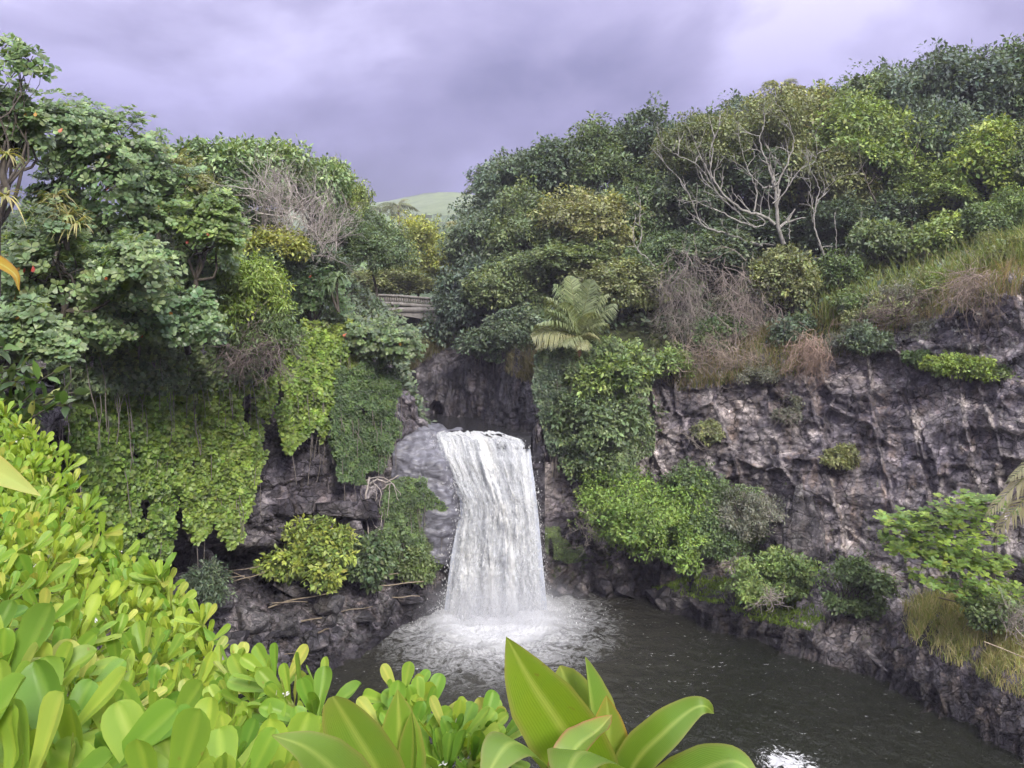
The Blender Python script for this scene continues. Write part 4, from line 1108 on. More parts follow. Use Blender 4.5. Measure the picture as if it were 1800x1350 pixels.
# right side of the fall
rY = lambda p: np.interp(p, [930, 1040, 1140, 1300, 1420], [33.2, 33.4, 33.9, 32.5, 31.0])
creeper('ivy_curtain', 'dark ivy curtain on the right wall close to the lip of the fall', [(945, 620), (990, 610), (1005, 700), (1000, 790), (965, 800), (950, 740), (935, 690)], 14000, 0.10, 'dark', r, lambda p: rY(p) - 0.1, 0.6, cat='ivy', tpl=T_ROUND)
creeper('creeper_cover', 'leafy green cover joining the shrubs on the right wall below the palm', [(985, 600), (1080, 590), (1150, 620), (1140, 700), (1150, 780), (1110, 850), (1040, 850), (985, 810), (1000, 720)], 15000, 0.14, 'mid', r, lambda p: rY(p) - 0.2, 0.7, cat='creeper', tpl=T_FAR, strand=0.2)
creeper('creeper_cover', 'low leafy cover at the foot of the right cliff behind the round bush', [(1130, 850), (1240, 830), (1340, 870), (1350, 960), (1290, 1000), (1200, 980), (1140, 930)], 10000, 0.11, 'mat', r, lambda p: rY(p) - 0.6, 0.5, cat='creeper', tpl=T_FAR, strand=0.35)
creeper('creeper_cover', 'dark leafy cover hanging on the gorge bank between the bridge and the palm', [(835, 570), (900, 540), (990, 560), (960, 640), (900, 640), (840, 620)], 9000, 0.16, 'dark', r, lambda p: np.interp(p, [780, 900, 1000], [43, 38.5, 36.0]), 0.8, cat='creeper', tpl=T_FAR, strand=0.1)
creeper('moss_cushion', 'bright moss patch on the wet rock touching the right side of the fall', [(955, 925), (985, 935), (1010, 965), (1040, 975), (1020, 1000), (975, 990), (955, 970)], 6000, 0.06, 'mat', r, lambda p: rY(p) - 0.7, 0.4, cat='moss', tpl=T_FINE, nstem=3, strand=0.6)

# ------------------------------------------------------------------ shrubs
SH = [
 (1065, 668, 72, 72, 33.6, 'bright', 'bright green shrub growing below the palm on the right wall', 0.16, 0.30, 1.0, T_FAR),
 (1055, 745, 78, 66, 33.0, 'mid', 'dense green shrub in the middle of the right wall beside the fall', 0.16, 0.30, 1.0, T_FAR),
 (1050, 812, 56, 38, 32.6, 'mid', 'green shrub tail hanging just above the round bush', 0.15, 0.28, 1.0, T_FAR),
 (1135, 912, 116, 80, 31.0, 'vine', 'large round yellow-green bush leaning out over the pool', 0.105, 0.24, 1.0, T_FAR),
 (1215, 870, 60, 42, 31.6, 'mat', 'darker green top of the bush mass against the right cliff', 0.105, 0.22, 0.9, T_FAR),
 (1300, 905, 62, 48, 30.3, 'grey', 'dull grey-green bush right of the round yellow-green bush', 0.10, 0.22, 0.8, T_FINE),
 (1255, 950, 55, 46, 30.3, 'mat', 'low green bush at the foot of the right cliff', 0.10, 0.22, 0.9, T_FAR),
 (1355, 1020, 70, 48, 27.8, 'bright', 'spreading bright green shrub on the mossy ledge', 0.11, 0.22, 0.7, T_FAR),
 (1500, 1040, 48, 50, 26.3, 'mat', 'upright grey-topped shrub standing alone on the ledge', 0.10, 0.20, 0.9, T_FAR),
 (555, 985, 66, 56, 27.0, 'lime', 'shrub with bright yellow new leaves in front of the cave', 0.15, 0.24, 0.75, T_FAR),
 (648, 990, 44, 54, 28.2, 'mid', 'dark green shrub right of the yellow-leaved shrub', 0.15, 0.24, 0.9, T_FAR),
 (722, 1000, 34, 26, 29.6, 'mat', 'small dark shrub on the bank below the low creeper mat', 0.11, 0.2, 0.8, T_FAR),
 (1380, 500, 54, 66, 34.8, 'olive', 'olive shrub in front of the base of the bare pale tree', 0.14, 0.28, 0.9, T_FAR),
 (1400, 590, 34, 30, 33.2, 'dark', 'dark green shrub at the left end of the grassy rim', 0.13, 0.24, 0.9, T_FAR),
 (1476, 806, 24, 28, 29.9, 'olive', 'lone small bush growing from a crack in the middle of the right cliff', 0.10, 0.16, 0.9, T_FAR),
 (1245, 760, 20, 30, 32.6, 'olive', 'sparse small bush on the left part of the right cliff face', 0.10, 0.16, 0.5, T_FAR),
 (1385, 720, 18, 26, 31.6, 'grey', 'thin sprig on the right cliff below the twig overhang', 0.10, 0.16, 0.4, T_FAR),
 (1690, 648, 66, 16, 28.0, 'vine', 'flat green bush spreading sideways near the top right of the cliff', 0.09, 0.16, 1.0, T_FAR),
 (1770, 655, 32, 14, 27.2, 'mat', 'small flat bush at the right picture edge on the cliff', 0.09, 0.16, 1.0, T_FAR),
 (1640, 640, 20, 10, 28.6, 'vine', 'tiny bush left of the flat spreading bush on the cliff', 0.09, 0.14, 0.9, T_FAR),
 (1185, 650, 44, 36, 34.2, 'bright', 'yellow-green shrub at the upper left corner of the right cliff', 0.12, 0.24, 0.7, T_FAR),
 (1265, 590, 36, 40, 34.6, 'mat', 'green shrub among the dead twigs above the right cliff', 0.12, 0.24, 0.7, T_FAR),
 (1560, 560, 70, 26, 31.6, 'olive', 'low olive scrub on the rim of the right cliff', 0.10, 0.22, 0.8, T_FAR),
 (1630, 590, 40, 26, 30.0, 'grey', 'dry grey scrub hanging over the rim of the right cliff', 0.09, 0.20, 0.7, T_FINE),
 (1480, 600, 46, 26, 31.8, 'grey', 'dry scrub bulging over the cliff edge below the grass', 0.09, 0.2, 0.7, T_FINE),
 (1755, 1080, 52, 26, 22.5, 'mat', 'dark low shrub behind the ledge grass at the right edge', 0.10, 0.18, 0.9, T_FAR),
 (1775, 375, 46, 36, 34.0, 'bright', 'ferny bright shrub at the top right above the tall grass', 0.13, 0.22, 0.9, T_FINE),
 (760, 600, 34, 26, 45, 'olive', 'small shrub on the grassy bank under the bridge', 0.16, 0.25, 0.8, T_FAR),
 (870, 600, 50, 34, 40, 'dark', 'dark shrub overhanging the gorge wall under the gorge tree', 0.17, 0.3, 1.0, T_FAR),
 (1500, 540, 34, 24, 32.6, 'mat', 'low green scrub at the left end of the tall grass', 0.10, 0.2, 0.8, T_FAR),
 (1650, 500, 44, 20, 31.0, 'bright', 'low green scrub in the middle of the grassy rim', 0.11, 0.2, 0.7, T_FINE),
 (1720, 440, 40, 24, 32.0, 'olive', 'ferny olive scrub above the exposed roots', 0.11, 0.2, 0.8, T_FINE),
 (1590, 520, 50, 18, 31.6, 'grey', 'dry scrub patch among the tall grass', 0.10, 0.2, 0.6, T_FINE),
 (1780, 450, 40, 26, 29.6, 'olive', 'olive scrub on the rim at the right picture edge', 0.10, 0.2, 0.7, T_FAR),
 (1530, 600, 40, 22, 30.4, 'dark', 'dark scrub hanging over the rim right of the reddish tuft', 0.10, 0.2, 0.8, T_FAR),
 (1610, 630, 22, 16, 29.3, 'mat', 'small green tuft below the rim of the right cliff', 0.09, 0.15, 0.7, T_FAR),
 (1345, 660, 40, 16, 32.4, 'grey', 'dry scrub lip along the top edge of the right cliff', 0.09, 0.18, 0.6, T_FINE),
 (1555, 432, 58, 30, 35.5, 'mid', 'leafy bush at the upper edge of the tall grass, left of two', 0.15, 0.28, 0.8, T_FAR),
 (1660, 418, 60, 30, 35.0, 'bright', 'leafy bush at the upper edge of the tall grass, right of two', 0.15, 0.28, 0.8, T_FAR),
 (1740, 402, 48, 28, 33.6, 'mat', 'green bush between the tall grass and the ferny shrub', 0.13, 0.25, 0.8, T_FAR),
 (1480, 480, 40, 26, 34.6, 'mat', 'green bush at the foot of the slender leaning pale tree', 0.12, 0.24, 0.8, T_FAR),
 (360, 1030, 30, 36, 22.0, 'dark', 'shaded shrub between the naupaka bush and the rubble', 0.10, 0.18, 1.0, T_FINE),
]
for (cx, cy, hw, hh, Y, pal, label, ls, cs, dens, tp) in SH:
    r = rs(); c, rad = dims(cx, cy, hw, hh, Y, 0.75)
    base = c - UPV * rad[2] * 0.95 + np.array([0, rad[1] * 0.5, 0])
    t = thing('leafy_shrub', label, 'shrub', base)
    ac = Acc(); ncl = int((15 if hw < 100 else 11) * dens * rad[0] * rad[2] * 4 / cs ** 2 / 3.0) + 6
    L, P = leafy_crown(ac, c, rad, ncl, 26, ls * 1.15, cs, pal, r, tp, 8, 0.3, 0.7, -0.6)
    ac.build('crown', MAT['leaf'], t)
    ac = Acc()
    for p in list(L) + list(P[r.integers(0, len(P), 14)]):
        tube(ac, wobble(base, p, r, 0.15, 7), np.linspace(0.035, 0.008, 7), 4)
    ac.build('branches', MAT['bark'], t)

# layered almond sapling against the right cliff: boughs in flat tiers
r = rs()
sap = thing('almond_sapling', 'layered young almond tree with flat bright boughs against the right cliff', 'tree', W(1690, 1110, 23.4))
ac = Acc(); acb = Acc(); sites = []
for (x0, y0, x1, y1, w_) in [(1740, 905, 1545, 912, 20), (1760, 885, 1640, 900, 24), (1720, 925, 1560, 925, 22), (1770, 940, 1600, 945, 18), (1690, 955, 1548, 955, 10), (1780, 985, 1560, 962, 12), (1770, 990, 1615, 978, 14),
        (1785, 1000, 1640, 992, 12), (1800, 1065, 1615, 1018, 12), (1810, 1040, 1700, 1030, 14), (1800, 1085, 1690, 1050, 14), (1790, 890, 1700, 875, 12)]:
    a = W(x0, y0, 24.2); b = W(x1, y1, 22.8)
    cv = wobble(a, b, r, 0.05, 10)
    tube(acb, cv, np.linspace(0.03, 0.01, 10), 5)
    for q in range(int(np.linalg.norm(b - a) * 15)):
        t_ = r.random() ** 0.8; p = a + (b - a) * t_ + np.array([0, r.normal(0, 0.35), r.normal(0, w_ * 0.007)])
        sites.append(p)
P = np.array(sites); n = len(P); per = 7
A = nrm(UPV + unit(n, r) * 0.25 + np.array([0, -0.25, 0])); S = nrm(np.cross(A, unit(n, r))); T = np.cross(A, S)
ang = np.arange(per)[None] * 2.4 + r.random((n, 1)) * 6.28
D = nrm(np.cos(ang)[..., None] * S[:, None] + np.sin(ang)[..., None] * T[:, None] + r.uniform(0, .6, (n, per, 1)) * A[:, None]).reshape(-1, 3)
ids = np.repeat(np.arange(n), per)
leaves(ac, P[ids], D, A[ids], 0.19 * r.uniform(0.65, 1.15, n * per), T_OBOV, colours('lime', ids, n, r) * np.array([0.8, 0.92, 0.9]))
ac.build('crown', MAT['leaf_gloss'], sap)
tube(acb, curve([W(1690, 1115, 23.6), W(1740, 1040, 24.2), W(1750, 950, 24.3), W(1745, 880, 24.4)], 12), np.linspace(0.07, 0.03, 12), 6)
acb.build('branches', MAT['bark'], sap)

# ------------------------------------------------------------------ bare pale trees
def grow(ac, p, d, l, rad, depth, r, spread=0.55, up=0.25, side=4, col=(1, 1, 1)):
    """a limb that bends and forks into twigs"""
    pts = [p]; q = p.copy(); dd = d.copy()
    for k in range(4):
        dd = nrm(dd + r.normal(0, 0.20, 3) + UPV * up * 0.25); q = q + dd * l / 4; pts.append(q.copy())
    if side == 3: tube(ac, pts, np.linspace(rad, rad * 0.6, 5), 3, col)
    else: tube(ac, curve(pts, 9), np.linspace(rad, rad * 0.6, 9), side, col)
    if depth > 0:
        for k in range(r.integers(2, 4)):
            i = r.integers(2, 5); nd = nrm(dd + r.normal(0, spread, 3) * np.array([1, 0.8, 1]) + UPV * up)
            grow(ac, pts[i], nd, l * r.uniform(0.55, 0.85), rad * 0.58, depth - 1, r, spread, up, side, col)
def limb_tree(name, label, base, limbs, Y, group=None, mat='bark_pale', twig=0.9, depth=3):
    r = rs(); t = thing(name, label, 'tree', base, group)
    at = Acc(); ab = Acc()
    for i, (pix, r0, r1, dy) in enumerate(limbs):
        pts = np.array([W(x, y, Y + dy * k / max(1, len(pix) - 1)) for k, (x, y) in enumerate(pix)])
        n = len(pix) * 5
        cv = curve(pts, n); cv[1:-1] += r.normal(0, 0.02, (n - 2, 3))
        tube(at if i == 0 else ab, cv, np.linspace(r0, r1, n) * 0.66, 7)
        for k in range(3, n, 3):
            d = nrm(cv[k] - cv[k - 1])
            if r.random() < 0.55:
                grow(ab, cv[k], nrm(d * 0.4 + r.normal(0, 0.55, 3) * np.array([1, .6, .6]) + UPV * 0.45), twig * r.uniform(0.6, 1.2), r1 * 0.9 + 0.006, depth - 2, r)
        grow(ab, cv[-1], nrm(cv[-1] - cv[-3]), twig, r1, depth - 1, r)
    at.build('trunk', MAT[mat], t); ab.build('branches', MAT[mat], t)
    return t
Yp = 37.0
limb_tree('bare_tree', 'bare pale tree with wide silvery limbs in front of the right forest', W(1385, 470, Yp), [
 ([(1378, 430), (1368, 400), (1365, 360), (1362, 330)], 0.16, 0.10, 0),
 ([(1362, 395), (1340, 378), (1310, 372), (1280, 350), (1262, 330), (1250, 305), (1248, 270), (1255, 245)], 0.12, 0.03, -0.5),
 ([(1300, 374), (1270, 350), (1245, 315), (1225, 290), (1195, 275), (1175, 262)], 0.07, 0.02, -0.6),
 ([(1250, 315), (1230, 270), (1218, 240)], 0.05, 0.015, 0),
 ([(1362, 335), (1350, 290), (1335, 250), (1340, 225)], 0.085, 0.02, 0.3),
 ([(1364, 325), (1385, 285), (1395, 250), (1390, 225)], 0.075, 0.02, 0),
 ([(1366, 355), (1385, 330), (1405, 300), (1432, 285), (1436, 272)], 0.06, 0.015, -0.4),
 ([(1325, 372), (1330, 340), (1320, 310), (1308, 280), (1300, 250)], 0.06, 0.015, 0.3),
 ([(1360, 350), (1330, 318), (1312, 300)], 0.045, 0.015, -0.3),
 ], Yp)
limb_tree('bare_tree', 'low pale bough reaching left above the dead twigs', W(1325, 440, 36.5), [
 ([(1340, 432), (1315, 425), (1285, 413), (1255, 405), (1235, 395), (1222, 370), (1212, 345), (1195, 315), (1180, 300)], 0.10, 0.02, -0.6),
 ([(1330, 400), (1300, 390), (1265, 372), (1240, 362)], 0.08, 0.03, -0.4),
 ([(1330, 378), (1345, 392), (1325, 398), (1295, 372), (1250, 330)], 0.05, 0.02, -0.3)], 36.5)
limb_tree('bare_tree', 'slender pale tree leaning at the edge of the grassy rim', W(1455, 500, 35.0), [
 ([(1452, 498), (1457, 470), (1445, 440), (1432, 400), (1434, 360), (1440, 330), (1425, 300)], 0.085, 0.02, 0),
 ([(1434, 365), (1450, 335), (1475, 312)], 0.04, 0.012, -0.3),
 ([(1432, 380), (1425, 340), (1422, 305)], 0.035, 0.012, 0.2)], 35.0, twig=0.7)
limb_tree('bare_tree', 'thin forked white trunk standing left of the pale tree', W(1150, 475, 37.0), [
 ([(1152, 476), (1140, 455), (1122, 440), (1128, 415), (1124, 390), (1126, 360), (1121, 338)], 0.055, 0.018, 0),
 ([(1122, 440), (1114, 425), (1114, 400), (1118, 385)], 0.04, 0.015, 0)], 37.0, twig=0.35, depth=2)
for i, (pts, lab) in enumerate([([(1485, 462), (1490, 430), (1512, 385)], 'thin pale stem leaning right beside the tall grass'), ([(1468, 455), (1470, 420), (1467, 385)], 'thin upright pale stem next to the leaning slender tree'),
    ([(1388, 420), (1388, 400), (1386, 386)], 'short pale stump beside the pale tree base')]):
    limb_tree('bare_sapling', lab, W(*pts[0], 36.0), [(pts, 0.04, 0.015, 0)], 36.0, twig=0.3, depth=2)
for i, (pts, lab) in enumerate([([(1560, 415), (1545, 370), (1530, 335), (1520, 310)], 'dark crooked trunk showing under the yellowish-green forest tree'), ([(1605, 420), (1600, 350), (1608, 290)], 'dark trunk in the forest shade behind the tall grass')]):
    limb_tree('shaded_trunk', lab, W(*pts[0], 38.0), [(pts, 0.09, 0.04, 0)], 38.0, mat='bark', twig=0.8)

# ------------------------------------------------------------------ dead twigs and dry vines
def twig_mass(label, cx, cy, hw, hh, Y, n, seed_dir, name='dead_bush', mat='twig', l=0.8, rad=0.010, cat='bush', col=(1, 1, 1), depth=2, up=0.1):
    r = rs(); c, rd = dims(cx, cy, hw, hh, Y, 0.5)
    t = thing(name, label, cat, c - UPV * rd[2])
    ac = Acc()
    for k in range(int(n * 0.6)):
        p = c + unit(1, r)[0] * rd * r.random() ** 0.45
        grow(ac, p, nrm(np.array(seed_dir) + r.normal(0, 0.55, 3)), l * r.uniform(0.6, 1.5), rad * 1.2 * r.uniform(0.7, 1.5), depth, r, 0.7, up, 3, np.array(col) * np.array([1.30, 1.30, 1.32]) * r.uniform(0.7, 1.2))
    ac.build('twigs', MAT[mat], t, kind='stuff')
    return t
twig_mass('grey leafless bush on the left slope below the skyline', 492, 385, 50, 62, 25.2, 150, (0, -0.2, 1), col=(1.5, 1.54, 1.62), rad=0.012)
twig_mass('second grey leafless bush right of the first on the left slope', 560, 425, 42, 50, 26.2, 110, (0.3, -0.2, 0.9), col=(1.4, 1.44, 1.52), rad=0.011)
twig_mass('tall tangle of dry hanging vines left of the pale tree base', 1205, 500, 48, 100, 35.6, 260, (0.05, -0.1, -1), 'dry_vine', up=-0.2, l=1.1, cat='vine')
twig_mass('wide tangle of dry pinkish vines hanging under the pale bough', 1310, 530, 62, 95, 34.8, 360, (0.05, -0.1, -1), 'dry_vine', up=-0.25, l=1.1, cat='vine', col=(1.05, 1.0, 0.98))
twig_mass('dry brush heaped on the top edge of the right cliff', 1275, 625, 110, 32, 33.6, 300, (0.1, -0.5, -0.3), 'dry_brush', l=0.7, cat='brush', col=(1.1, 1.0, 0.9))
twig_mass('reddish dry brush tuft drooping over the cliff edge below the grass', 1430, 608, 42, 32, 31.4, 200, (-0.3, -0.4, -0.7), 'dry_brush', l=0.6, up=-0.2, cat='brush', col=(1.25, 1.02, 0.9))
twig_mass('dark scrub of dry stems on the rim right of the reddish tuft', 1575, 560, 70, 30, 30.9, 260, (0, -0.5, 0.2), 'dry_brush', l=0.5, cat='brush', col=(0.65, 0.58, 0.56))
twig_mass('mat of exposed brown roots overhanging the cliff at the upper right', 1735, 490, 62, 24, 28.2, 220, (-0.6, -0.4, -0.5), 'exposed_roots', l=0.9, up=-0.15, cat='roots', col=(0.95, 0.85, 0.78))
twig_mass('small grey twig tuft on the middle of the right cliff face', 1380, 735, 16, 10, 31.3, 26, (0, -0.8, -0.2), 'dry_brush', l=0.4, cat='brush')
twig_mass('bare grey twigs in the small bush on the left of the right cliff', 1215, 770, 26, 18, 32.4, 30, (0, -0.8, 0), 'dry_brush', l=0.45, cat='brush')
twig_mass('grey twigs along the underside of the feathery tree', 450, 610, 62, 26, 21.3, 150, (0.2, -0.4, -0.6), 'dry_brush', l=0.6, cat='brush', col=(0.8, 0.75, 0.78))
twig_mass('bare branches under the left side of the round bush', 1045, 935, 30, 34, 30.6, 30, (-0.6, -0.5, 0.1), 'bare_branches', l=0.6, cat='branches')
twig_mass('grey bare brush at the right edge of the ledge grass', 1785, 1110, 24, 30, 21.6, 60, (0, -0.2, 1), 'dry_brush', l=0.5, cat='brush')
twig_mass('pale dry twig ball on the mossy ledge', 1355, 1052, 18, 14, 26.6, 40, (0, -0.3, .3), 'dry_brush', l=0.3, cat='brush', col=(1.4, 1.4, 1.4))

# pale roots hanging down the left rock face
r = rs()
rt = thing('hanging_roots', 'pale roots hanging down the rock below the dark creeper mat', 'roots', W(665, 840, 29.5))
for (pts, w_) in [([(650, 838), (642, 870), (644, 905), (650, 945)], .045), ([(650, 850), (665, 842), (680, 848), (700, 835)], .035), ([(658, 850), (670, 865), (668, 890), (672, 905)], .02),
    ([(672, 860), (690, 850), (700, 880)], .02), ([(646, 900), (660, 925), (674, 935)], .022), ([(652, 940), (640, 955)], .02), ([(652, 940), (662, 958)], .02), ([(640, 845), (670, 838), (690, 852), (705, 870)], .018),
    ([(672, 905), (668, 925), (658, 945)], .015), ([(685, 850), (684, 880), (680, 910)], .016), ([(655, 842), (662, 870), (656, 892)], .016)]:
    ac = Acc(); cv = curve([W(x, y, 29.15 + r.normal(0, 0.04)) for x, y in pts], 14); cv[:, :] += r.normal(0, 0.012, cv.shape)
    tube(ac, cv, np.linspace(w_, w_ * 0.5, 14), 5); ac.build('root', MAT['root'], rt)

# ------------------------------------------------------------------ palms
def frond(t, base, d, l, r, sag=0.5, leaf=0.5, n=44, pal=((0.18, 0.24, 0.11), (0.32, 0.37, 0.20)), twist=0.0, dry=0.0, name='frond'):
    d = nrm(np.array(d, float)); s = np.linspace(0, 1, 14)
    hz = nrm(d * np.array([1, 1, 0.001]))
    cv = base + d * l * s[:, None] - UPV * sag * l * (s[:, None] ** 2.2)
    ac = Acc(); tube(ac, cv, np.linspace(0.03, 0.006, 14) * (l / 2.5), 4, (0.20, 0.22, 0.09))
    tt = np.linspace(0.12, 0.99, n); c = np.stack([np.interp(tt, s, cv[:, k]) for k in range(3)], -1)
    tan = nrm(np.stack([np.interp(tt, s, np.gradient(cv, axis=0)[:, k]) for k in range(3)], -1))
    side = nrm(np.cross(tan, UPV + 0.15 * unit(1, r)[0])); up = np.cross(side, tan)
    ll = leaf * l / 2.5 * np.sin(np.clip(tt * 0.85 + 0.18, 0, 1) * np.pi) ** 0.6
    for sg in (-1, 1):
        D = nrm(side * sg + tan * 0.75 + up * (0.25 + twist * sg) + r.normal(0, 0.08, (n, 3)))
        w = 0.024 * max(l, 1.6) / 2.5
        wv = nrm(np.cross(D, up)) * w
        e = c + D * ll[:, None]; m_ = c + D * ll[:, None] * 0.55
        e = e - UPV * (ll * 0.58)[:, None]; m_ = m_ - UPV * (ll * 0.08)[:, None]
        V = np.stack([c - wv * .5, c + wv * .5, m_ + wv, m_ - wv, e + wv * .12, e - wv * .12], 1)
        Q = (np.arange(n)[:, None, None] * 6 + np.array([[0, 1, 2, 3], [3, 2, 4, 5]])[None]).reshape(-1, 4)
        a, b = np.array(pal[0]), np.array(pal[1])
        C = a + (b - a) * r.random((n, 1)); C = C * r.uniform(0.8, 1.2, (n, 1))
        if dry: C = C * (1 - dry) + np.array([0.45, 0.37, 0.22]) * dry
        ac.add(V.reshape(-1, 3), Q, np.repeat(C, 6, 0))
    return ac.build(name, MAT['leaf'], t)
r = rs()
pb = W(1012, 640, 32.8); ptop = W(1018, 598, 32.7)
palm = thing('young_palm', 'young coconut palm with broad feathery fronds above the right side of the fall', 'palm', pb)
ac = Acc(); tube(ac, curve([pb - UPV * 0.9, (pb + ptop) / 2 + np.array([.05, 0, 0]), ptop], 8), np.linspace(0.17, 0.12, 8), 8, (1.5, 0.95, 0.75)); ac.build('trunk', MAT['bark'], palm)
for (tx, ty, dy, sag, dr) in [(952, 535, -0.8, 0.22, 0), (930, 562, -1.1, 0.32, 0.05), (922, 588, -1.0, 0.42, 0.35), (936, 612, -0.8, 0.5, 0.6), (948, 502, -0.3, 0.24, 0), (968, 478, 0.2, 0.2, 0), (1000, 464, 0.5, 0.16, 0), (1044, 468, 0.1, 0.18, 0.05), (1076, 492, -0.2, 0.25, 0),
        (1090, 520, 0.2, 0.2, 0), (1078, 556, -0.6, 0.35, 0.1), (1058, 590, -0.9, 0.5, 0.3), (985, 606, -1.5, 0.5, 0.2), (986, 520, -1.0, 0.15, 0), (1045, 530, -1.1, 0.3, 0.1), (1020, 612, -1.4, 0.55, 0.3)]:
    tip = W(tx, ty, 32.7 + dy); d = tip - ptop; l = np.linalg.norm(d)
    d = d + UPV * sag * l * 0.95
    frond(palm, ptop + r.normal(0, 0.04, 3), d, l * 1.02, r, sag, 0.95, 40, twist=r.normal(0, 0.25), dry=dr)
for (cx, cy, Y, h, L, lab, yl) in [(700, 362, 110, 9, 3.4, 'far coconut palm standing against the pasture in the gap', 0.3), (707, 408, 90, 6, 2.6, 'smaller coconut palm below the far one, above the bridge', 0.0), (640, 372, 120, 7, 2.6, 'distant coconut palm left of the far palm, half hidden', 0.1),
        (668, 368, 125, 7, 2.2, 'distant small palm between the two taller palms in the gap', 0.0), (848, 322, 50, 5, 1.5, 'palm fronds poking from the left end of the right forest skyline', 0.1), (812, 402, 70, 6, 2.4, 'drooping palm behind the left edge of the right forest, beside the pasture', 0.5), (1372, 158, 47, 5, 1.8, 'palm spike among the skyline trees right of the bare pale tree', 0.1)]:
    top = W(cx, cy, Y); t = thing('coconut_palm', lab, 'palm', top - UPV * h)
    ac = Acc(); tube(ac, curve([top - UPV * h, top - UPV * h * .5 + np.array([.2, 0, 0]), top], 8), np.linspace(0.2, 0.13, 8), 6, (1.6, 1.5, 1.4)); ac.build('trunk', MAT['bark'], t)
    for k in range(15):
        a = k * 2.4 + r.random(); e_ = r.uniform(-0.1, 1.0)
        frond(t, top, (math.cos(a), math.sin(a), e_), L * r.uniform(0.8, 1.1), r, 0.45, 0.75, 26, ((0.10, 0.14, 0.05), (0.2, 0.22, 0.09)), dry=yl * r.random())
# frond tip reaching in from a palm outside the right edge
t = thing('coconut_palm', 'drooping dry palm frond tips entering at the right picture edge', 'palm', W(1960, 760, 19))
ac = Acc(); tube(ac, curve([W(1960, 1000, 19), W(1965, 880, 19), W(1960, 760, 19)], 8), 0.12, 6); ac.build('trunk', MAT['bark'], t)
for (tx, ty) in [(1765, 905), (1785, 850), (1790, 930), (1830, 700), (1900, 640), (2050, 680)]:
    tip = W(tx, ty, 18.8); b0 = W(1960, 760, 19); d = tip - b0; l = np.linalg.norm(d)
    frond(t, b0, d + UPV * 0.4 * l, l, r, 0.4, 0.5, 40, dry=0.6)

# ------------------------------------------------------------------ pandanus heads with strap leaves
def strap_head(t, p, axis, n, l, w, r, pal, droop=0.8, mat='leaf', name='strap_leaf'):
    for k in range(n):
        a = k * 2.4; axis = nrm(np.array(axis, float)); S = nrm(np.cross(axis, np.array([0.3, 1, 0.2]))); T = np.cross(axis, S)
        d = nrm(math.cos(a) * S + math.sin(a) * T + axis * r.uniform(0.1, 1.1)); s = np.linspace(0, 1, 7)[:, None]
        ll = l * r.uniform(0.6, 1.15); cv = p + d * ll * s - UPV * droop * ll * s ** 2.2 * r.uniform(0.5, 1.2)
        sd = nrm(np.cross(np.gradient(cv, axis=0), UPV)); ww = w * np.array([.7, 1, 1, .9, .7, .4, .05])[:, None]
        up = np.array([0, 0, 1.0]) * 0.25 * w
        V = np.stack([cv - sd * ww, cv - up, cv + sd * ww], 1).reshape(-1, 3)
        i = np.arange(6)[:, None] * 3; Q = np.concatenate([np.stack([i, i + 1, i + 4, i + 3], -1), np.stack([i + 1, i + 2, i + 5, i + 4], -1)]).reshape(-1, 4)
        ac = Acc(); c = np.array(pal[r.integers(0, len(pal))]) * r.uniform(0.8, 1.2); ac.add(V, Q, c); ac.build(name, MAT[mat], t)
YP = [(0.30, 0.31, 0.10), (0.42, 0.40, 0.15), (0.20, 0.25, 0.08), (0.36, 0.33, 0.14)]
GPn = [(0.09, 0.15, 0.06), (0.12, 0.19, 0.075), (0.15, 0.21, 0.09)]
for (heads, lab, pal) in [([(118, 378, 15.6, 1.2), (95, 362, 15.8, 1.0), (135, 395, 15.4, 1.0), (98, 345, 16.0, 1.0)], 'pandanus clump with yellow drooping strap leaves amid the almond trees', YP), ([(12, 272, 12.6, .6), (8, 345, 12.2, .7)], 'small yellowish pandanus heads at the left picture edge', YP),
        ([(595, 488, 27.0, 1.5), (575, 500, 26.8, 1.2)], 'green grass-like pandanus left of the bridge', GPn)]:
    r = rs(); p0 = W(heads[0][0], heads[0][1] + 60, heads[0][2]); t = thing('pandanus', lab, 'pandanus', p0)
    ac = Acc()
    for (x, y, Y, l) in heads:
        p = W(x, y, Y); tube(ac, wobble(p0, p, r, 0.1, 6), 0.05, 6); strap_head(t, p, (r.normal(0, .2), -0.4, 0.9), 26, l * 0.62, 0.022 * (1.5 if Y > 20 else 1), r, pal, 0.85)
    ac.build('stem', MAT['bark'], t)

# ------------------------------------------------------------------ grass
def grass(name, label, P, h, w, lean, cols, r, kind='stuff', bend=0.5):
    n = len(P); hh = h * r.uniform(0.5, 1.25, n); az = r.random(n) * 6.28
    d = np.stack([np.cos(az), np.sin(az), 0 * az], -1) * r.uniform(0.1, bend, (n, 1)) + np.array(lean)
    s = np.array([0, .4, .75, 1.0])
    cv = P[:, None] + (UPV * (s - 0.22 * bend * s ** 3)[:, None])[None] * hh[:, None, None] + d[:, None] * (s ** 2)[None, :, None] * hh[:, None, None]
    sd = nrm(np.cross(d + 1e-3, UPV) + unit(n, r) * 0.5)
    ww = (w * np.array([1, .85, .55, .04]))[None, :, None]
    V = np.stack([cv - sd[:, None] * ww, cv + sd[:, None] * ww], 2).reshape(n, 8, 3)
    Q = (np.arange(n)[:, None, None] * 8 + np.array([[0, 1, 3, 2], [2, 3, 5, 4], [4, 5, 7, 6]])[None]).reshape(-1, 4)
    c = np.array(cols)[r.integers(0, len(cols), n)] * r.uniform(0.75, 1.25, (n, 1))
    ac = Acc(); ac.add(V.reshape(-1, 3), Q, np.repeat(c, 8, 0))
    o = ac.build(name, MAT['grass'], None); tag(o, label, kind=kind)
    return o
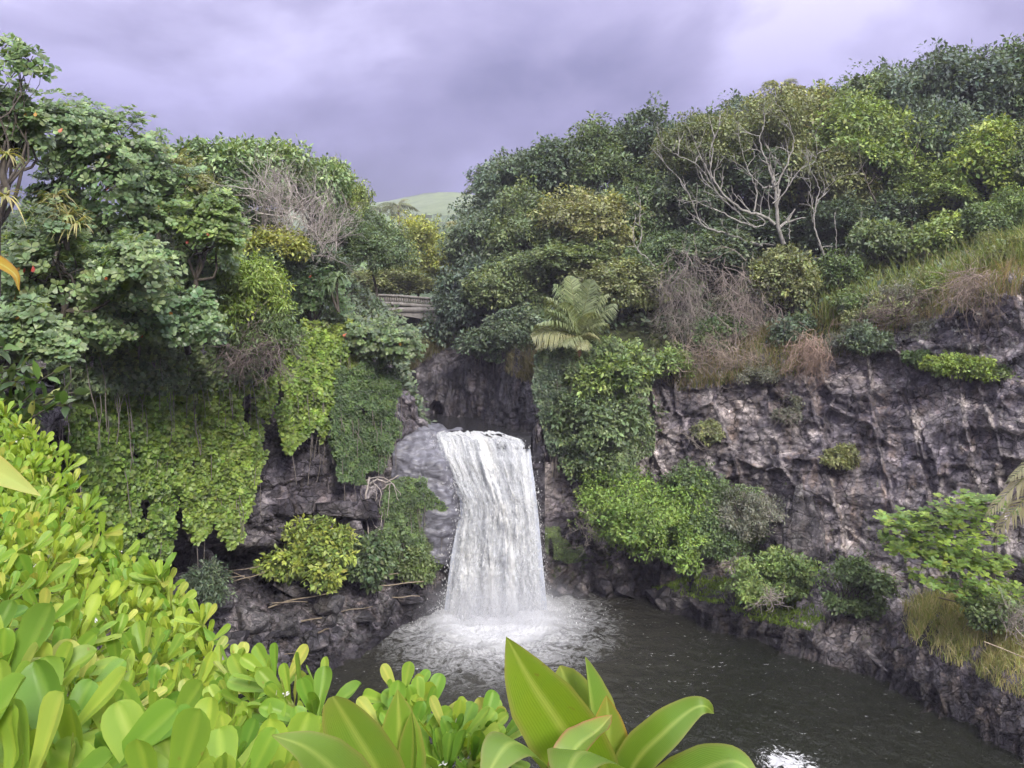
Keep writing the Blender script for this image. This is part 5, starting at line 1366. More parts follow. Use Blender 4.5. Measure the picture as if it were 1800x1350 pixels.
def pick(G, v, vlo, vhi, poly, n, r, keep=1.0):
    """random spots of a bank surface that show inside an outline of the photo"""
    m = (v >= vlo) & (v <= vhi); g = G[:, m].reshape(-1, 3)
    x = CX + F * g[:, 0] / g[:, 1]; y = HY - F * (g[:, 2] - CZ) / g[:, 1]
    g = g[inpoly(x, y, poly)]
    if len(g) == 0: return np.zeros((0, 3))
    return g[r.integers(0, len(g), n)] + r.normal(0, 0.07, (n, 3)) * np.array([1, 1, 0])
r = rs()
GR = [(0.20, 0.27, 0.08), (0.27, 0.33, 0.11), (0.15, 0.21, 0.065), (0.36, 0.35, 0.17)]
DRY = [(0.40, 0.33, 0.20), (0.48, 0.38, 0.24), (0.27, 0.29, 0.12), (0.32, 0.25, 0.16)]
P = pick(RBG, RBV, 4.4, 6.05, [(1440, 520), (1480, 470), (1560, 430), (1700, 400), (1820, 340), (1820, 470), (1700, 520), (1600, 560), (1500, 570), (1430, 580)], 5000, r)
grass('tall_grass', 'tall green cane grass along the top of the right cliff below the forest', P, 1.15, 0.018, (-0.1, -0.1, 0), GR, r, bend=0.6)
P = pick(RBG, RBV, 3.95, 5.6, [(1130, 660), (1250, 620), (1420, 560), (1560, 520), (1700, 470), (1820, 430), (1820, 520), (1650, 560), (1500, 620), (1400, 660), (1200, 690)], 9000, r)
grass('dry_grass', 'dry straw grass draping the rim of the right cliff', P, 0.7, 0.012, (-0.1, -0.5, -0.2), DRY + GR[:2], r, bend=0.7)
P = pick(RBG, RBV, 1.9, 3.2, [(1590, 1070), (1640, 1050), (1820, 1070), (1820, 1260), (1740, 1220), (1660, 1160), (1600, 1130)], 9000, r)
grass('ledge_grass', 'yellow-green grass tufts on the ledge at the lower right', P, 0.55, 0.010, (-0.15, -0.3, 0), [(0.44, 0.47, 0.18), (0.56, 0.53, 0.28), (0.34, 0.41, 0.14), (0.70, 0.61, 0.40)], r, bend=0.8)
P = pick(RBG, RBV, 1.75, 3.1, [(1140, 1040), (1220, 1010), (1420, 1040), (1450, 1090), (1400, 1125), (1300, 1110), (1180, 1075)], 9000, r)
grass('ledge_turf', 'short bright green moss and turf on the mossy ledge', P, 0.15, 0.014, (0, -0.15, 0), [(0.22, 0.34, 0.05), (0.17, 0.27, 0.05), (0.28, 0.38, 0.07)], r, bend=1.0)
P = pick(BBG, BBV, 1.75, 3.4, [(690, 680), (700, 600), (740, 555), (800, 555), (790, 610), (740, 640)], 6000, r)
grass('bank_grass', 'dry grass hanging over the gorge wall below the bridge', P, 0.55, 0.014, (0.15, -0.4, -0.25), [(0.20, 0.19, 0.11), (0.15, 0.17, 0.08), (0.26, 0.23, 0.15)], r, bend=0.7)
P = pick(BBG, BBV, 1.7, 3.4, [(890, 660), (900, 610), (950, 600), (965, 690), (920, 700)], 2500, r)
grass('wall_grass', 'dry grass tuft on the right shoulder of the gorge wall', P, 0.5, 0.013, (0, -0.4, -0.3), [(0.20, 0.18, 0.12), (0.25, 0.22, 0.15), (0.15, 0.16, 0.09)], r, bend=0.7)
# leafy undergrowth covering the ground under both forests
for nm_, lab, G_, V_, lo, hi, n, pal in (('undergrowth', 'dark leafy undergrowth covering the slope under the right forest', RBG, RBV, 4.9, 6.4, 15000, 'dark'), ('undergrowth', 'dark leafy undergrowth covering the slope under the left forest', LBG, LBV, 5.3, 7.4, 18000, 'dark'), ('undergrowth', 'leafy undergrowth on the far bank around the bridge', BBG, BBV, 2.9, 4.4, 9000, 'mid')):
    m = (V_ >= lo) & (V_ <= hi); g = G_[:, m].reshape(-1, 3); g = g[(g[:, 1] > 8)]
    P = g[r.integers(0, len(g), n)] + r.normal(0, 0.12, (n, 3)) + UPV * r.random((n, 1)) * 0.55
    ids = r.integers(0, 500, n); ac = Acc()
    leaves(ac, P, unit(n, r) + UPV * 0.2, nrm(UPV + unit(n, r) * 0.7 + np.array([0, -.5, 0])), 0.28 * r.uniform(0.6, 1.4, n), T_FAR, colours(pal, ids, 500, r))
    o = ac.build(nm_, MAT['leaf'], None); tag(o, lab, kind='stuff')
# distant woods below the pasture, one mass
n = 9000
Y = r.uniform(95, 330, n); px = r.uniform(560, 900, n)
gx = (px - CX) / F * Y
i = np.clip(np.searchsorted(yy, Y), 1, len(yy) - 1)
py_ = np.interp(Y, [60, 100, 200, 330], [548, 480, 420, 398]); z = CZ - (py_ - HY) / F * Y
P = np.stack([gx, Y, z + r.random(n) * Y * 0.011], -1); ids = r.integers(0, 300, n); ac = Acc()
leaves(ac, P, unit(n, r), nrm(UPV + unit(n, r) * 0.7 + np.array([0, -.5, 0])), Y * 0.012 * r.uniform(0.6, 1.4, n), T_FAR, colours('mid', ids, 300, r))
tag(ac.build('far_wood', MAT['leaf'], None), 'far-off green woodland on the hillside seen through the gap', kind='stuff')

# ------------------------------------------------------------------ rubble, boulders, driftwood
def hull(seed, n=20, sq=(1, 1, 0.75)):
    q = np.random.default_rng(seed); P = unit(n, q) * np.array(sq) * q.uniform(0.8, 1.1, (n, 1))
    bm = bmesh.new()
    for p in P: bm.verts.new(p)
    res = bmesh.ops.convex_hull(bm, input=bm.verts)
    for v_ in [v_ for v_ in bm.verts if not v_.link_faces]: bm.verts.remove(v_)
    me = bpy.data.meshes.new('stone'); bm.to_mesh(me); bm.free(); return me
STN = []
for k in range(10):
    me = hull(300 + k, 18 + k % 4 * 3, (1, 0.9, 0.6 + 0.06 * (k % 5))); me.materials.append(MAT['stone']); STN.append(me)
def boulder_mesh(seed, mat):
    q = np.random.default_rng(seed)
    bm = bmesh.new(); bmesh.ops.create_icosphere(bm, subdivisions=4, radius=1.0)
    V = np.array([v_.co[:] for v_ in bm.verts]); Fc = np.array([[v_.index for v_ in f.verts] for f in bm.faces]); bm.free()
    nn = unit(11, q); hgt = q.uniform(0.42, 0.80, 11)
    for a, h in zip(nn, hgt):               # planar breaks
        d = V @ a - h; m_ = d > 0
        V[m_] -= np.outer(d[m_], a)
    V = V * np.array([1.45, 1.0, 0.95]); Nn = nrm(V)
    V = V + Nn * (0.05 * fbm(V + seed, 2.0, 4, seed) + 0.03 * fbm(V + seed, 7, 3, seed + 1))[:, None]
    return mk_mesh('boulder', V, Fc, mat, None, False)
BLD = [boulder_mesh(500 + k, MAT['stone_shore']) for k in range(7)]
BLS = [boulder_mesh(540 + k, MAT['stone']) for k in range(5)]
def place(me, name, p, s, r, parent=None, flat=True):
    o = bpy.data.objects.new(name, me); o.scale = tuple(s * r.uniform(0.75, 1.25, 3))
    o.rotation_euler = tuple(r.uniform(-0.5, 0.5, 2)) + (r.random() * 6.28,)
    o.location = tuple(p if parent is None else p - np.array(parent.location)); link(o, parent); return o
r = rs()
# loose stones of the rubble slope under the left cliff: pieces of that bank
poly = [(300, 990), (440, 975), (560, 985), (700, 1000), (790, 1010), (800, 1060), (700, 1095), (600, 1150), (520, 1195), (380, 1230), (300, 1180), (280, 1060)]
P = pick(LBG, LBV, 0.9, 3.0, poly, 300, r)
for p in P:
    s = r.choice([0.09, 0.12, 0.16, 0.22, 0.30], p=[.2, .3, .27, .16, .07]); place(STN[r.integers(0, 10)], 'stone', p + UPV * s * 0.2, s, r, lb_o)
P = pick(LBG, LBV, 0.8, 3.0, poly, 1000, r)     # smaller rubble between them
ac = Acc()
for p in P:
    me = STN[r.integers(0, 10)]; V = np.array([v_.co[:] for v_ in me.vertices]); Fc = np.array([list(f.vertices) for f in me.polygons if len(f.vertices) == 3])
    A = Matrix.Rotation(r.random() * 6.28, 3, Vector(unit(1, r)[0])); s = r.uniform(0.03, 0.10)
    ac.add(V @ np.array(A).T * s + p + UPV * s * 0.3, Fc)
o = ac.build('rubble', MAT['stone'], None); o.parent = lb_o; o['kind'] = 'stuff'
for i, (x, y, Y, s, lab) in enumerate([(440, 1085, 25.2, 0.55, 'largest grey boulder on the rubble slope, left of the driftwood'), (510, 1105, 25.2, 0.42, 'broad grey boulder near the waterline of the rubble slope'), (415, 1128, 24.4, 0.40, 'rounded pale boulder low on the rubble slope by the naupaka'),
    (470, 1135, 24.4, 0.36, 'grey boulder beside the rounded pale one at the foot of the rubble'), (580, 1060, 26.6, 0.40, 'dark boulder in the middle of the rubble slope below the yellow-leaved shrub'), (640, 1085, 27.4, 0.34, 'dark boulder at the right of the rubble slope near the white water'), (555, 1130, 25.2, 0.38, 'dark wet boulder at the rubble waterline'), (352, 985, 24.4, 0.6, 'tall pale rock below the hanging vines at the cave edge'), (330, 1030, 23.6, 0.5, 'pale rock at the left end of the cave'), (720, 1050, 29.4, 0.40, 'mossy dark boulder at the left foot of the fall'), (505, 1030, 27.2, 0.5, 'dark block in front of the cave mouth'), (395, 1060, 24.6, 0.38, 'grey block behind the rounded pale boulder')]):
    o = place(BLS[i % 5], 'boulder', W(x, y, Y), s, r); tag(o, lab, 'boulder')
# rock teeth and blocks along the right shore
SR = [(1148, 1045, 31.4, .42), (1168, 1052, 31.0, .5), (1195, 1060, 30.6, .5), (1222, 1076, 29.8, .5), (1248, 1085, 29.3, .55), (1275, 1098, 28.7, .5), (1302, 1108, 28.2, .5), (1330, 1118, 27.7, .55), (1358, 1128, 27.2, .5), (1385, 1135, 26.9, .45), (1440, 1150, 26.2, .5), (1468, 1145, 26.0, .6),
      (1500, 1140, 25.7, .6), (1535, 1150, 25.3, .65), (1568, 1165, 24.9, .7), (1600, 1180, 24.2, .7), (1630, 1195, 23.6, .7), (1660, 1215, 23.0, .75), (1692, 1235, 22.5, .7), (1722, 1255, 21.9, .7), (1752, 1270, 21.4, .75), (1785, 1290, 20.8, .7), (1020, 1040, 31.8, .4), (1060, 1030, 31.9, .45), (1100, 1035, 31.9, .4), (985, 1035, 31.5, .35)]
WHR = ['beside the right foot of the fall', 'on the shore below the round yellow-green bush', 'edging the mossy ledge', 'at the inlet below the lone ledge shrub', 'under the ledge grass at the lower right']
nth = {}
for i, (x, y, Y, s) in enumerate(sorted(SR)):
    o = place(BLD[i % 7], 'shore_boulder', W(x, y, Y) + np.array([0.05, 0.05, -0.05]), s * r.choice([0.7, 0.95, 1.3]), r)
    o.rotation_euler[2] = -0.8 + r.normal(0, 0.35)
    k = 0 if x < 1070 else 1 if x < 1180 else 2 if x < 1400 else 3 if x < 1550 else 4
    nth[k] = nth.get(k, -1) + 1
    tag(o, ('first second third fourth fifth sixth seventh eighth'.split())[nth[k]] + ' boulder from the left of those ' + WHR[k], 'boulder', 'boulders along the right shore')
u_, v_ = np.meshgrid(np.linspace(0, 2 * np.pi, 73)[:-1], np.linspace(0, 1, 50), indexing='ij')      # jagged fin: a crest of teeth on a fluted pillar
crest = 1.0 + 0.30 * vnoise(np.stack([np.cos(u_) * 3, np.sin(u_) * 1.5, 0 * u_], -1), 5)
rad_ = (1.0 - 0.35 * v_ ** 3) * (1 + 0.16 * fbm(np.stack([np.cos(u_) * 3.2, np.sin(u_) * 3.2, v_ * 0.9], -1), 1.0, 4, 6)) * np.where(v_ > 0.985, 0.05, 1)
V2 = np.stack([np.cos(u_) * rad_ * 0.78, np.sin(u_) * rad_ * 0.55, v_ * 2.3 * crest], -1) + W(1412, 985, 29.4)
V2 = V2 + 0.05 * np.stack([fbm(V2, 3, 3, 7), fbm(V2, 3, 3, 8), 0 * u_], -1)
Q = grid_faces(72, 50); Q = np.concatenate([Q, np.stack([71 * 50 + np.arange(49), 71 * 50 + np.arange(1, 50), np.arange(1, 50), np.arange(49)], -1)])
o = obj('rock_outcrop', V2.reshape(-1, 3), Q, MAT['stone_shore']); tag(o, 'jagged grey rock fin standing against the foot of the right cliff', 'rock')
# driftwood
dw = M('driftwood'); dn = dw.noise(9, 4, 0.6, dw.vec()); dw.set('Base Color', dw.ramp(dn, [(0.3, (0.20, 0.16, 0.12)), (0.7, (0.42, 0.35, 0.27))])); dw.set('Roughness', 0.9)
for i, (x0, y0, x1, y1, Y, w_, lab) in enumerate([(472, 1068, 590, 1040, 26.4, .030, 'long pale driftwood pole slanting across the rubble slope'), (530, 1092, 566, 1086, 25.9, .035, 'short pale driftwood stick in the middle of the rubble'), (660, 1030, 745, 1022, 28.2, .03, 'driftwood pole lying at the right end of the bank'), (690, 1050, 738, 1048, 28.6, .025, 'thin pale stick just left of the fall foot'), (560, 1112, 578, 1105, 25.2, .035, 'small pale driftwood chip near the waterline'),
        (360, 1018, 430, 1012, 25.8, .028, 'driftwood stick on the heap before the cave, left'), (380, 1008, 455, 996, 26.4, .024, 'driftwood stick on the heap before the cave, middle'), (410, 1022, 465, 1006, 26.0, .026, 'driftwood stick on the heap before the cave, right'), (395, 1000, 440, 1018, 26.2, .02, 'crossed driftwood stick on top of the heap before the cave'), (600, 1075, 655, 1066, 27.2, .02, 'thin stick on the dark rubble right of the middle'), (478, 1060, 540, 1058, 26.3, .022, 'second pole lying beside the long pale driftwood'), (650, 1018, 700, 1008, 28.6, .03, 'pole leaning on the dark shrub right of the rubble'), (500, 1150, 520, 1148, 24.6, .02, 'tiny stick at the foot of the rubble'), (1650, 1050, 1710, 1062, 23.6, .03, 'pale dead stick on the ledge below the layered sapling'), (1730, 1128, 1810, 1160, 20.9, .02, 'pale stick lying across the ledge grass at the right edge')]):
    ac = Acc(); a, b = W(x0, y0, Y), W(x1, y1, Y - 0.3); tube(ac, wobble(a, b, r, 0.03, 8), np.linspace(w_, w_ * 0.6, 8), 5)
    o = ac.build('driftwood', dw.m, None); tag(o, lab, 'driftwood')
# jointed rock courses of the left cliff: single blocks proud of the face
def block(P8, mat):
    return np.array(P8), np.array([[0, 3, 2, 1], [4, 5, 6, 7], [0, 1, 5, 4], [1, 2, 6, 5], [2, 3, 7, 6], [3, 0, 4, 7]])
for (y0, y1, xs_, dy) in [(912, 950, [446, 492, 515, 566, 590, 640, 668], -0.15), (882, 908, [452, 520, 555, 618, 660], -0.55)]:
    for a, b in zip(xs_[:-1], xs_[1:]):
        Yb = float(np.interp((a + b) / 2, [440, 600, 680], [26.9, 28.2, 30.2])) + dy + r.normal(0, 0.16); j = lambda: r.normal(0, 5.0)
        V = []
        for Yy in (Yb, Yb + 1.3):
            V += [W(a + 1.5 + j(), y1 - 1 + j(), Yy), W(b - 1.5 + j(), y1 - 1 + j(), Yy), W(b - 1.5 + j(), y0 + 1 + j(), Yy), W(a + 1.5 + j(), y0 + 1 + j(), Yy)]
        V = np.array([V[0], V[1], V[5], V[4], V[3], V[2], V[6], V[7]])
        bm = bmesh.new(); vs = [bm.verts.new(v_) for v_ in V]
        for f in [[0, 3, 2, 1], [4, 5, 6, 7], [0, 1, 5, 4], [1, 2, 6, 5], [2, 3, 7, 6], [3, 0, 4, 7]]: bm.faces.new([vs[q] for q in f])
        bmesh.ops.subdivide_edges(bm, edges=bm.edges, cuts=5, use_grid_fill=True)
        V2 = np.array([v_.co[:] for v_ in bm.verts]); F2 = np.array([[v_.index for v_ in f.verts] for f in (bm.verts.index_update() or bm.faces)]); c_ = V2.mean(0); bm.free()
        V2 = V2 + nrm(V2 - c_) * (0.10 * fbm(V2, 1.3, 3, 61) + 0.05 * fbm(V2, 4, 3, 62))[:, None]
        obj('rock_block', V2, F2, MAT['rock_l'], lb_o)

# ------------------------------------------------------------------ foreground: naupaka bushes
def spoon_leaf(seed, col, coarse=False):
    """fleshy spoon-shaped leaf, 1 long: rounded end, slightly cupped, edges rolled back"""
    q = np.random.default_rng(seed); nl, nw = 9, 7
    t = np.array([0, .15, .32, .50, .68, .80, .89, .955, .99, 1.0]); nl = 10; u = np.linspace(-1, 1, nw)
    wd = np.array([.034, .040, .065, .100, .135, .150, .140, .108, .056, .014]) * q.uniform(0.9, 1.15)
    if coarse:
        k_ = [0, 3, 5, 7, 9]; t = t[k_]; wd = wd[k_]; nl = 5; nw = 3; u = np.linspace(-1, 1, 3)
    cup = q.uniform(0.2, 0.7); arch = q.uniform(-0.22, 0.12); tw = q.normal(0, 0.15); wav = q.normal(0, 0.02)
    V = []
    for i in range(nl):
        for j in range(nw):
            x = u[j] * wd[i]; z = cup * abs(u[j]) ** 1.6 * wd[i] - 0.35 * max(0, abs(u[j]) - 0.72) * wd[i] - arch * t[i] ** 2 + tw * x * t[i] + wav * math.sin(t[i] * 9 + u[j])
            V.append((x, t[i], z - (0.012 if j == nw // 2 else 0)))
    V = np.array(V); C = np.tile(np.array(col), (len(V), 1)).reshape(nl, nw, 3)
    C[:, nw // 2] *= np.array([1.35, 1.18, 1.3]); C[:, [0, -1]] *= np.array([1.12, 1.05, 1.0])
    return V, grid_faces(nl, nw), C.reshape(-1, 3)
NC = [(0.2, 0.337, 0.046), (0.221, 0.356, 0.053), (0.168, 0.297, 0.042), (0.253, 0.386, 0.072), (0.184, 0.322, 0.046), (0.211, 0.346, 0.053), (0.308, 0.381, 0.088), (0.14, 0.262, 0.04)]
NL = [spoon_leaf(800 + k, NC[k % 8]) for k in range(16)]
NCO = [spoon_leaf(800 + k, NC[k % 8], True) for k in range(16)]
NM = [mk_mesh('leaf', V, Fc, MAT['leaf_near'], C, True) for V, Fc, C in NL]
stm = M('green_stem'); stm.set('Base Color', (0.30, 0.36, 0.09)); stm.set('Roughness', 0.5)
wht = M('naupaka_petal'); wht.set('Base Color', (0.75, 0.72, 0.74)); wht.set('Roughness', 0.6)
def rosette_leaves(p, ax, size, r, nleaf):
    ax = nrm(np.asarray(ax, float)); S = nrm(np.cross(ax, unit(1, r)[0])); T = np.cross(ax, S); out = []
    a0 = r.random() * 6.28
    for k in range(nleaf):
        f = k / (nleaf - 1.0)                      # 0 inner, 1 outer
        a = a0 + k * 2.39996; op = 0.10 + 1.18 * f ** 0.85 + r.normal(0, 0.12)
        d = math.cos(op) * ax + math.sin(op) * (math.cos(a) * S + math.sin(a) * T)
        nn = math.cos(op) * (-(math.cos(a) * S + math.sin(a) * T)) + math.sin(op) * ax
        s = size * (0.55 + 0.5 * min(1, f * 1.6)) * r.uniform(0.85, 1.12)
        out.append((p - ax * size * 0.42 * f, d, nn + r.normal(0, 0.12, 3), s))
    return out
EDGE = ([-150, 0, 60, 130, 170, 220, 280, 320, 370, 410, 460, 520, 560, 590], [640, 715, 745, 850, 935, 965, 1005, 1085, 1120, 1160, 1180, 1205, 1265, 1345])
def bushY(px, py):
    ed = np.interp(px, *EDGE); ye = np.interp(px, [-150, 0, 130, 280, 370, 450, 560], [4.6, 4.3, 3.9, 3.3, 2.6, 1.75, 1.35]); yb = np.interp(px, [-150, 0, 300, 560], [0.66, 0.70, 0.86, 1.0])
    t = np.clip((py - ed) / (1420 - ed), 0, 1)
    return 1.0 / (1 / ye + (1 / yb - 1 / ye) * t ** 1.9)
r = rs()
sites = []
for k in range(30000):
    px = r.uniform(-120, 600); py = r.uniform(690, 1440)
    if py < np.interp(px, *EDGE) + 6: continue
    Y = float(bushY(px, py)); s = 0.092 * F / Y
    if all((px - a) ** 2 + (py - b) ** 2 > (0.60 * (s + c) / 2) ** 2 for a, b, c, _ in sites): sites.append((px, py, s, Y))
sites += [(272, 1012, 0.085 * F / 3.1, 3.1), (352, 1092, 0.07 * F / 2.6, 2.6), (262, 1020, 40, 3.2)]
NB = [('spreading naupaka bush farthest away at the left edge below the almond trees', lambda x, y, Y: Y > 3.0), ('naupaka bush in the middle of the left foreground above the rubble', lambda x, y, Y: 1.75 < Y <= 3.0), ('nearest naupaka bush in the bottom left corner with the largest leaves', lambda x, y, Y: Y <= 1.75 and x < 330), ('naupaka bush at the bottom, reaching towards the pool edge', lambda x, y, Y: Y <= 1.75 and x >= 330)]
def naupaka(label, S, r, loc, fill=True, single=300, size=0.100):
    t = thing('naupaka_bush', label, 'bush', loc, 'naupaka bushes in the foreground')
    S = sorted(S, key=lambda q: -q[2]); allv = []; stems = Acc(); n1 = 0; rest = Acc(); fl = Acc()
    for (px, py, sp, Y) in S:
        p = W(px, py, Y); ax = nrm(np.array([r.normal(0.12, .30), r.normal(-0.55, 0.25), 1.0]))
        sz = size * r.uniform(0.8, 1.15) * (1.25 if Y < 1.2 and size > 0.09 else 1.0)
        for (b, d, nn, s) in rosette_leaves(p, ax, sz, r, int(r.integers(11, 16))): allv.append((b, d, nn, s, s / Y))
        tube(stems, curve([p + ax * 0.01, p - ax * sz * 0.7, p - ax * sz * 1.7 - UPV * sz * 0.6], 6), np.linspace(0.0045, 0.0075, 6), 6)
        if len(S) <= 6: stems.build('stem', stm.m, t, True); stems = Acc()
        if r.random() < 0.08:
            for k in range(3):
                c = p + ax * 0.015 + r.normal(0, 0.012, 3); dd = nrm(r.normal(0, 1, 3) + ax)
                for j in range(5):
                    e_ = nrm(np.cross(dd, unit(1, r)[0])); q = np.cross(dd, e_); fl.add([c, c + (e_ + q * .35) * .009, c + (e_ - q * .35) * .009], np.array([[0, 1, 2]]))
        if fill:                                   # leaves lower in the bush
            for m_ in range(2):
                p2 = p - UPV * r.uniform(0.10, 0.28) + r.normal(0, 0.06, 3) + np.array([0, 0.06, 0])
                for (b, d, nn, s) in rosette_leaves(p2, nrm(ax + unit(1, r)[0] * .5), sz, r, 7): allv.append((b, d, nn, s, s / Y * 0.3))
    allv.sort(key=lambda q: -q[4])
    for k, (b, d, nn, s, _) in enumerate(allv):
        i = int(r.integers(0, 16))
        if k < single: put_leaf(NM[i], 'leaf', t, b, d, nn, s)
        else:
            D = nrm(d); Sd = nrm(np.cross(D, nn)); Nn = np.cross(Sd, D); V, Fc, C = (NL if _ * F > 40 else NCO)[i]
            rest.add(b + s * (V[:, :1] * Sd + V[:, 1:2] * D + V[:, 2:] * Nn), Fc, C * r.uniform(0.85, 1.15))
    o = rest.build('foliage', MAT['leaf_near'], t, True, 'stuff')
    stems.build('stems', stm.m, t, True)
    if fl.V: fl.build('flowers', wht.m, t)
    return t
for lab, f in NB:
    S = [q for q in sites if f(q[0], q[1], q[3])]
    p = W(S[0][0], S[0][1], S[0][3])
    naupaka(lab, S, r, (p[0], p[1], 8.8))
naupaka('small naupaka sprig left of the two broad ti leaves, over the water', [(708, 1225, 0.09 * F / 1.35, 1.35), (738, 1262, 90, 1.3), (690, 1285, 90, 1.25), (716, 1300, 90, 1.2)], r, W(715, 1500, 1.3), False, size=0.085)
naupaka('small naupaka sprig between the two ti plants at the bottom edge', [(800, 1300, 100, 1.2), (845, 1292, 100, 1.25), (868, 1300, 90, 1.3), (785, 1345, 100, 1.15), (830, 1340, 100, 1.15)], r, W(820, 1560, 1.2), False, size=0.085)

# ------------------------------------------------------------------ foreground: ti plants with long broad leaves
tim = M('ti_leaf')
at = tim.n('ShaderNodeAttribute', attribute_name='col'); au = tim.n('ShaderNodeAttribute', attribute_name='across')
wv = tim.n('ShaderNodeTexWave', wave_type='BANDS', bands_direction='X'); cb = tim.n('ShaderNodeCombineXYZ'); tim.l(au.outputs['Fac'], cb.inputs[0])
wv.inputs['Scale'].default_value = 4.2; wv.inputs['Distortion'].default_value = 0.8; tim.l(cb.outputs[0], wv.inputs['Vector'])
tn = tim.noise(7, 4, 0.6, tim.vec())
c = tim.mix(tim.rangef(tn, 0.4, 0.75, 0, 0.6), at.outputs['Color'], tim.mix(1.0, at.outputs['Color'], (1.45, 1.05, 0.8), 'MULTIPLY'))
c = tim.mix(tim.math('MULTIPLY', wv.outputs[0], 0.07), c, (0.42, 0.52, 0.12))
c = tim.mix(tim.rangef(tim.noise(38, 3, 0.6, tim.vec()), 0.69, 0.74, 0, 0.6), c, (0.20, 0.13, 0.04))
tim.set('Base Color', c); tim.set('Roughness', 0.40); tim.set('Specular IOR Level', 0.4)
tim.set('Normal', tim.bump(wv.outputs[0], 0.14, 0.004))
tr = tim.n('ShaderNodeBsdfTranslucent'); tim.l(tim.mix(1.0, c, (1.2, 1.15, 0.6), 'MULTIPLY'), tr.inputs[0])
mx = tim.n('ShaderNodeMixShader'); mx.inputs[0].default_value = 0.35; tim.l(tim.b.outputs[0], mx.inputs[1]); tim.l(tr.outputs[0], mx.inputs[2]); tim.l(mx.outputs[0], tim.o.inputs[0])
def ti_leaf(t, pts, w, face=(0, -1, 0.35), col=(0.165, 0.295, 0.022), edge=(0.254, 0.267, 0.08), fold=0.30, tip=1.0, shape=None, curl=0.0, label=None, twist=0.0):
    """blade along a spine of (px, py, Y) spots, w = half width in metres at the widest"""
    nl, nw = 26, 11
    sp = curve([W(*q) for q in pts], nl); d = nrm(np.gradient(sp, axis=0)); t_ = np.linspace(0, 1, nl)
    t_ = np.r_[0, np.cumsum(np.linalg.norm(np.diff(sp, axis=0), axis=1))]; t_ = t_ / t_[-1]
    wd = w * np.interp(t_, *(shape or ([0, .1, .3, .5, .7, .85, .95, 1], [.30, .55, .90, 1.0, .86, .52, .20, .01])))
    n0 = np.array(face, float)
    s = nrm(np.cross(d, n0)); n = np.cross(s, d)
    if twist:
        a = (twist * t_ ** 2)[:, None]; s, n = s * np.cos(a) + n * np.sin(a), n * np.cos(a) - s * np.sin(a)
    u = np.linspace(-1, 1, nw)
    V = sp[:, None] + s[:, None] * (u[None] * wd[:, None])[..., None] + n[:, None] * ((np.abs(u) ** 1.2)[None] * wd[:, None] * fold - (np.clip(np.abs(u) - .6, 0, 1) ** 2)[None] * wd[:, None] * curl + 0.045 * w * np.sin(t_ * 11 + 2)[:, None] * u[None] ** 3)[..., None]
    C = np.tile(np.array(col, float), (nl, nw, 1)); ek = (np.abs(u) ** 10)[None, :, None] * 0.8 + (t_[:, None, None] ** 14) * 0.5
    C = C * (1 - np.clip(ek, 0, 1)) + np.array(edge) * np.clip(ek, 0, 1)
    C[:, nw // 2] = C[:, nw // 2] * 0.5 + np.array((0.42, 0.52, 0.14)) * 0.5
    A = np.broadcast_to(u[None], (nl, nw))
    o = obj('leaf', V.reshape(-1, 3), grid_faces(nl, nw), tim.m, t, C.reshape(-1, 3), True, {'across': A})
    if label: o['label'] = label
    return o
A0 = W(1045, 1460, 1.02)
ta = thing('ti_plant', 'large ti plant with tall broad leaves at the bottom centre, in front of the pool', 'plant', A0, None)
ti_leaf(ta, [(1058, 1440, 1.02), (1040, 1370, 1.0), (992, 1285, 0.98), (935, 1200, 0.96), (890, 1119, 0.95)], 0.049, (-0.25, -1, 0.25), fold=0.22)
ti_leaf(ta, [(1060, 1440, 1.08), (1050, 1360, 1.09), (1020, 1270, 1.10), (985, 1170, 1.10)], 0.038, (0.1, -1, 0.2), (0.163, 0.267, 0.05), fold=0.2, shape=([0, .1, .3, .5, .7, .88, .96, 1], [.35, .6, .9, 1, .98, .7, .4, .05]))
ti_leaf(ta, [(1060, 1440, 1.05), (1048, 1340, 1.05), (1040, 1250, 1.05), (1029, 1155, 1.05)], 0.034, (0.9, -0.75, 0.1), (0.135, 0.267, 0.04), fold=0.6)
ti_leaf(ta, [(1060, 1440, 1.0), (1066, 1350, 1.0), (1070, 1280, 1.0), (1066, 1222, 1.0)], 0.030, (-0.2, -1, 0.1), (0.192, 0.282, 0.045), (0.42, 0.22, 0.06), fold=0.25)
ti_leaf(ta, [(960, 1400, 0.86), (1010, 1318, 0.88), (1050, 1285, 0.92), (1076, 1256, 0.95)], 0.020, (-0.5, -0.7, 0.8), (0.169, 0.267, 0.04), (0.34, 0.10, 0.06), fold=0.5, label='small folded leaf with reddish brown edge')
ti_leaf(ta, [(1080, 1440, 0.96), (1060, 1345, 0.85), (1020, 1322, 0.72), (985, 1390, 0.62)], 0.042, (0.0, -0.25, 1), (0.147, 0.274, 0.035), fold=-0.15)
ti_leaf(ta, [(1040, 1440, 0.98), (960, 1345, 0.88), (900, 1305, 0.80), (845, 1380, 0.72)], 0.040, (0.1, -0.3, 1), (0.152, 0.267, 0.04), fold=-0.12)
ti_leaf(ta, [(1080, 1440, 1.0), (1115, 1345, 0.97), (1165, 1290, 0.95), (1212, 1250, 0.95), (1238, 1241, 0.95), (1255, 1254, 0.96)], 0.026, (-0.45, -0.75, 0.6), (0.124, 0.241, 0.025), fold=0.3)
ti_leaf(ta, [(1090, 1450, 0.98), (1200, 1375, 0.92), (1285, 1338, 0.88), (1340, 1372, 0.86)], 0.030, (-0.1, -0.7, 0.8), (0.158, 0.295, 0.04), fold=0.2)
